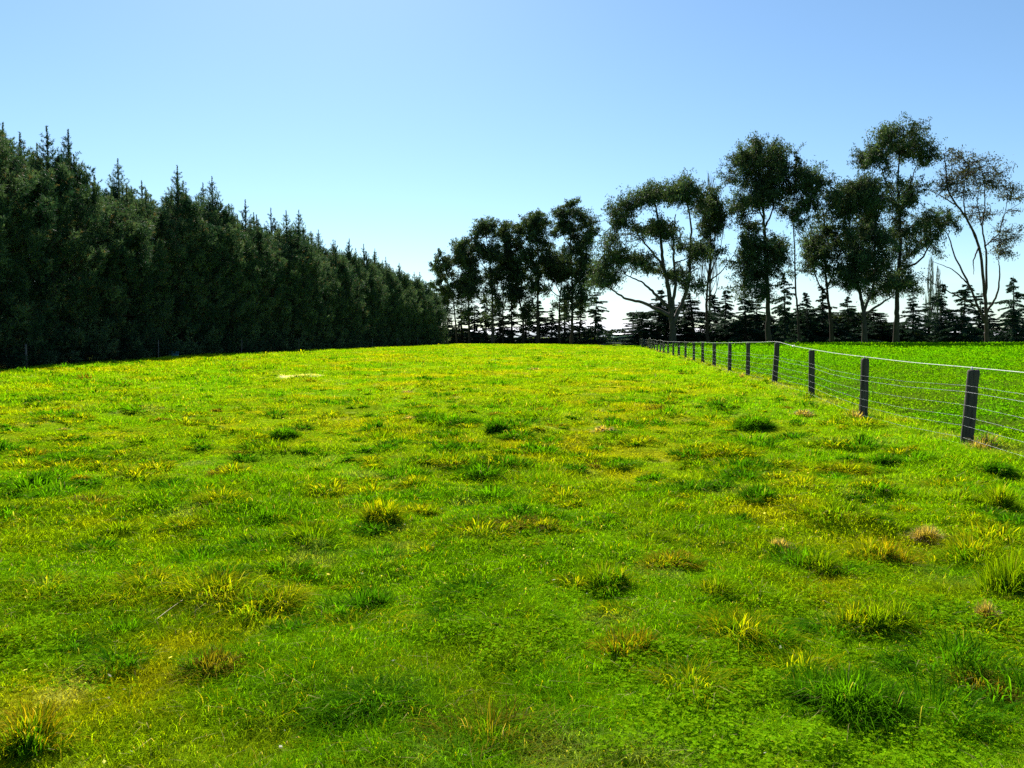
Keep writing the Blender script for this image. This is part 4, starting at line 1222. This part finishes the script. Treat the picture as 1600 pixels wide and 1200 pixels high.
# blue tub in the shade by the shelterbelt fence
def tub():
    g = on_ground(271, 560)
    Y = 53.0
    p = at(271, 559, Y); p[2] = float(ground_z(p[0], Y))
    r = empty('water_tub', p)
    tag(r, 'blue plastic water tub in the shade at the foot of the shelterbelt', 'tub')
    c = (0.015, 0.10, 0.16)
    z = np.array([0, 0.25, 0.48, 0.52, 0.52, 0.45, 0.1]) ; rr = np.array([0.30, 0.33, 0.35, 0.36, 0.3, 0.3, 0.3])
    mesh('shell', [tube(np.stack([z * 0, z * 0, z + np.arange(7) * 1e-4], 1)[:4], rr[:4], 18, c, False)], M_PAINT, r, True)
    mesh('rim', [tube(np.array([[0.35 * math.cos(t), 0.35 * math.sin(t), 0.52] for t in np.linspace(0, 6.283, 25)]), 0.035, 6, c, False)], M_PAINT, r, True)
    V = np.array([[0.335 * math.cos(t), 0.335 * math.sin(t), 0.44] for t in np.linspace(0, 6.283, 24, endpoint=False)] + [[0, 0, 0.44]])
    T = np.array([[i, (i + 1) % 24, 24] for i in range(24)])
    mesh('water', [(V, T, (0.02, 0.03, 0.04))], M_PAINT, r)
tub()

# mountains
def mountains():
    xs = np.linspace(-6500, 6500, 400)
    prof = 55 + 130 * fbm(xs / 1400, xs * 0 + 1.7, 123, 5)
    prof = prof * (0.55 + 0.75 * np.exp(-((xs - 760) / 900) ** 2))
    rows, cols = [], []
    for k, (dy, f) in enumerate([(0, 0.0), (150, 0.22), (350, 0.55), (550, 0.8), (800, 1.0), (1400, 0.0)]):
        j = fbm(xs / 260, xs * 0 + k * 5.1, 140 + k, 4)
        z = prof * f * (0.75 + 0.5 * j if 0 < f < 1 else 1)
        rows.append(np.stack([xs, 6000 + dy + (j - 0.5) * 150 * (0 < k < 5), z - 1], 1))
        cols.append(mix(np.broadcast_to(np.array([0.30, 0.34, 0.36]), (400, 3)), np.array([0.80, 0.82, 0.86]), smooth(0.25, 0.7, np.full(400, f) * (0.7 + 0.5 * j))))  # pale snow tones, also standing in for haze on the far slopes
    V = np.concatenate(rows); C = np.concatenate(cols)
    n = 400
    i = np.arange(5)[:, None] * n; j = np.arange(n - 1)[None, :]
    a = (i + j).ravel()
    Q = np.stack([a, a + 1, a + 1 + n, a + n], 1)
    o = mesh('mountains', [(V, Q, C)], M_HILL, None, True)
    tag(o, kind='structure')
mountains()

# pale bits lying in the grass: dead leaves, straws, tiny daisies, glints painted white
def litter():
    rng = np.random.default_rng(77)
    P = scatter(rng, 14, 520, 2.0, 60)
    x, y = P[:, 0], P[:, 1]
    k = (side(x, y) < -0.3) & (fbm(x / 1.1, y / 1.1, 171, 2) + 0.2 * rng.random(len(x)) > 0.55)
    x, y = x[k], y[k]; n = len(x); d = np.hypot(x, y)
    z = ground_z(x, y) + 0.02 + 0.035 * rng.random(n)
    a = rng.random(n) * 6.28
    A = np.stack([np.cos(a), np.sin(a), (rng.random(n) - 0.3) * 0.9], 1)
    L = np.maximum(0.016, d * 0.0008) * (0.6 + 1.4 * rng.random(n) ** 2)
    c = mix(np.broadcast_to(np.array([0.70, 0.67, 0.58]), (n, 3)), np.array([0.42, 0.32, 0.20]), rng.random(n))
    V = diamonds(np.stack([x, y, z], 1), A, rng.normal(size=(n, 3)), L, L * (0.25 + 0.4 * rng.random(n)), c)
    o = mesh('leaves_and_glints', [V], M_CLOVER)
    tag(o, 'scattered pale dead leaves, bits of straw and painted white glints in the grass', 'leaf litter', kind='stuff')
    for (x0, y0, x1, y1, lb) in [(240, 985, 286, 950, 'long pale dry stalk lying beside the bushy green tussock, lower left')]:
        p, q = on_ground(x0, y0), on_ground(x1, y1)
        o0 = 0.5 * (p + q)
        for e in (p, q): e[2] = float(ground_z(e[0], e[1])) + 0.05
        m = 0.5 * (p + q) + np.array([0.004, 0.0, 0.006])
        o = mesh('dry_stalk', [tube(spline([p - o0, m - o0, q - o0], 9), np.linspace(0.0026, 0.0014, 9), 6, (0.36, 0.29, 0.16))], M_PAINT, None, True, o0)
        tag(o, lb, 'stalk')
litter()
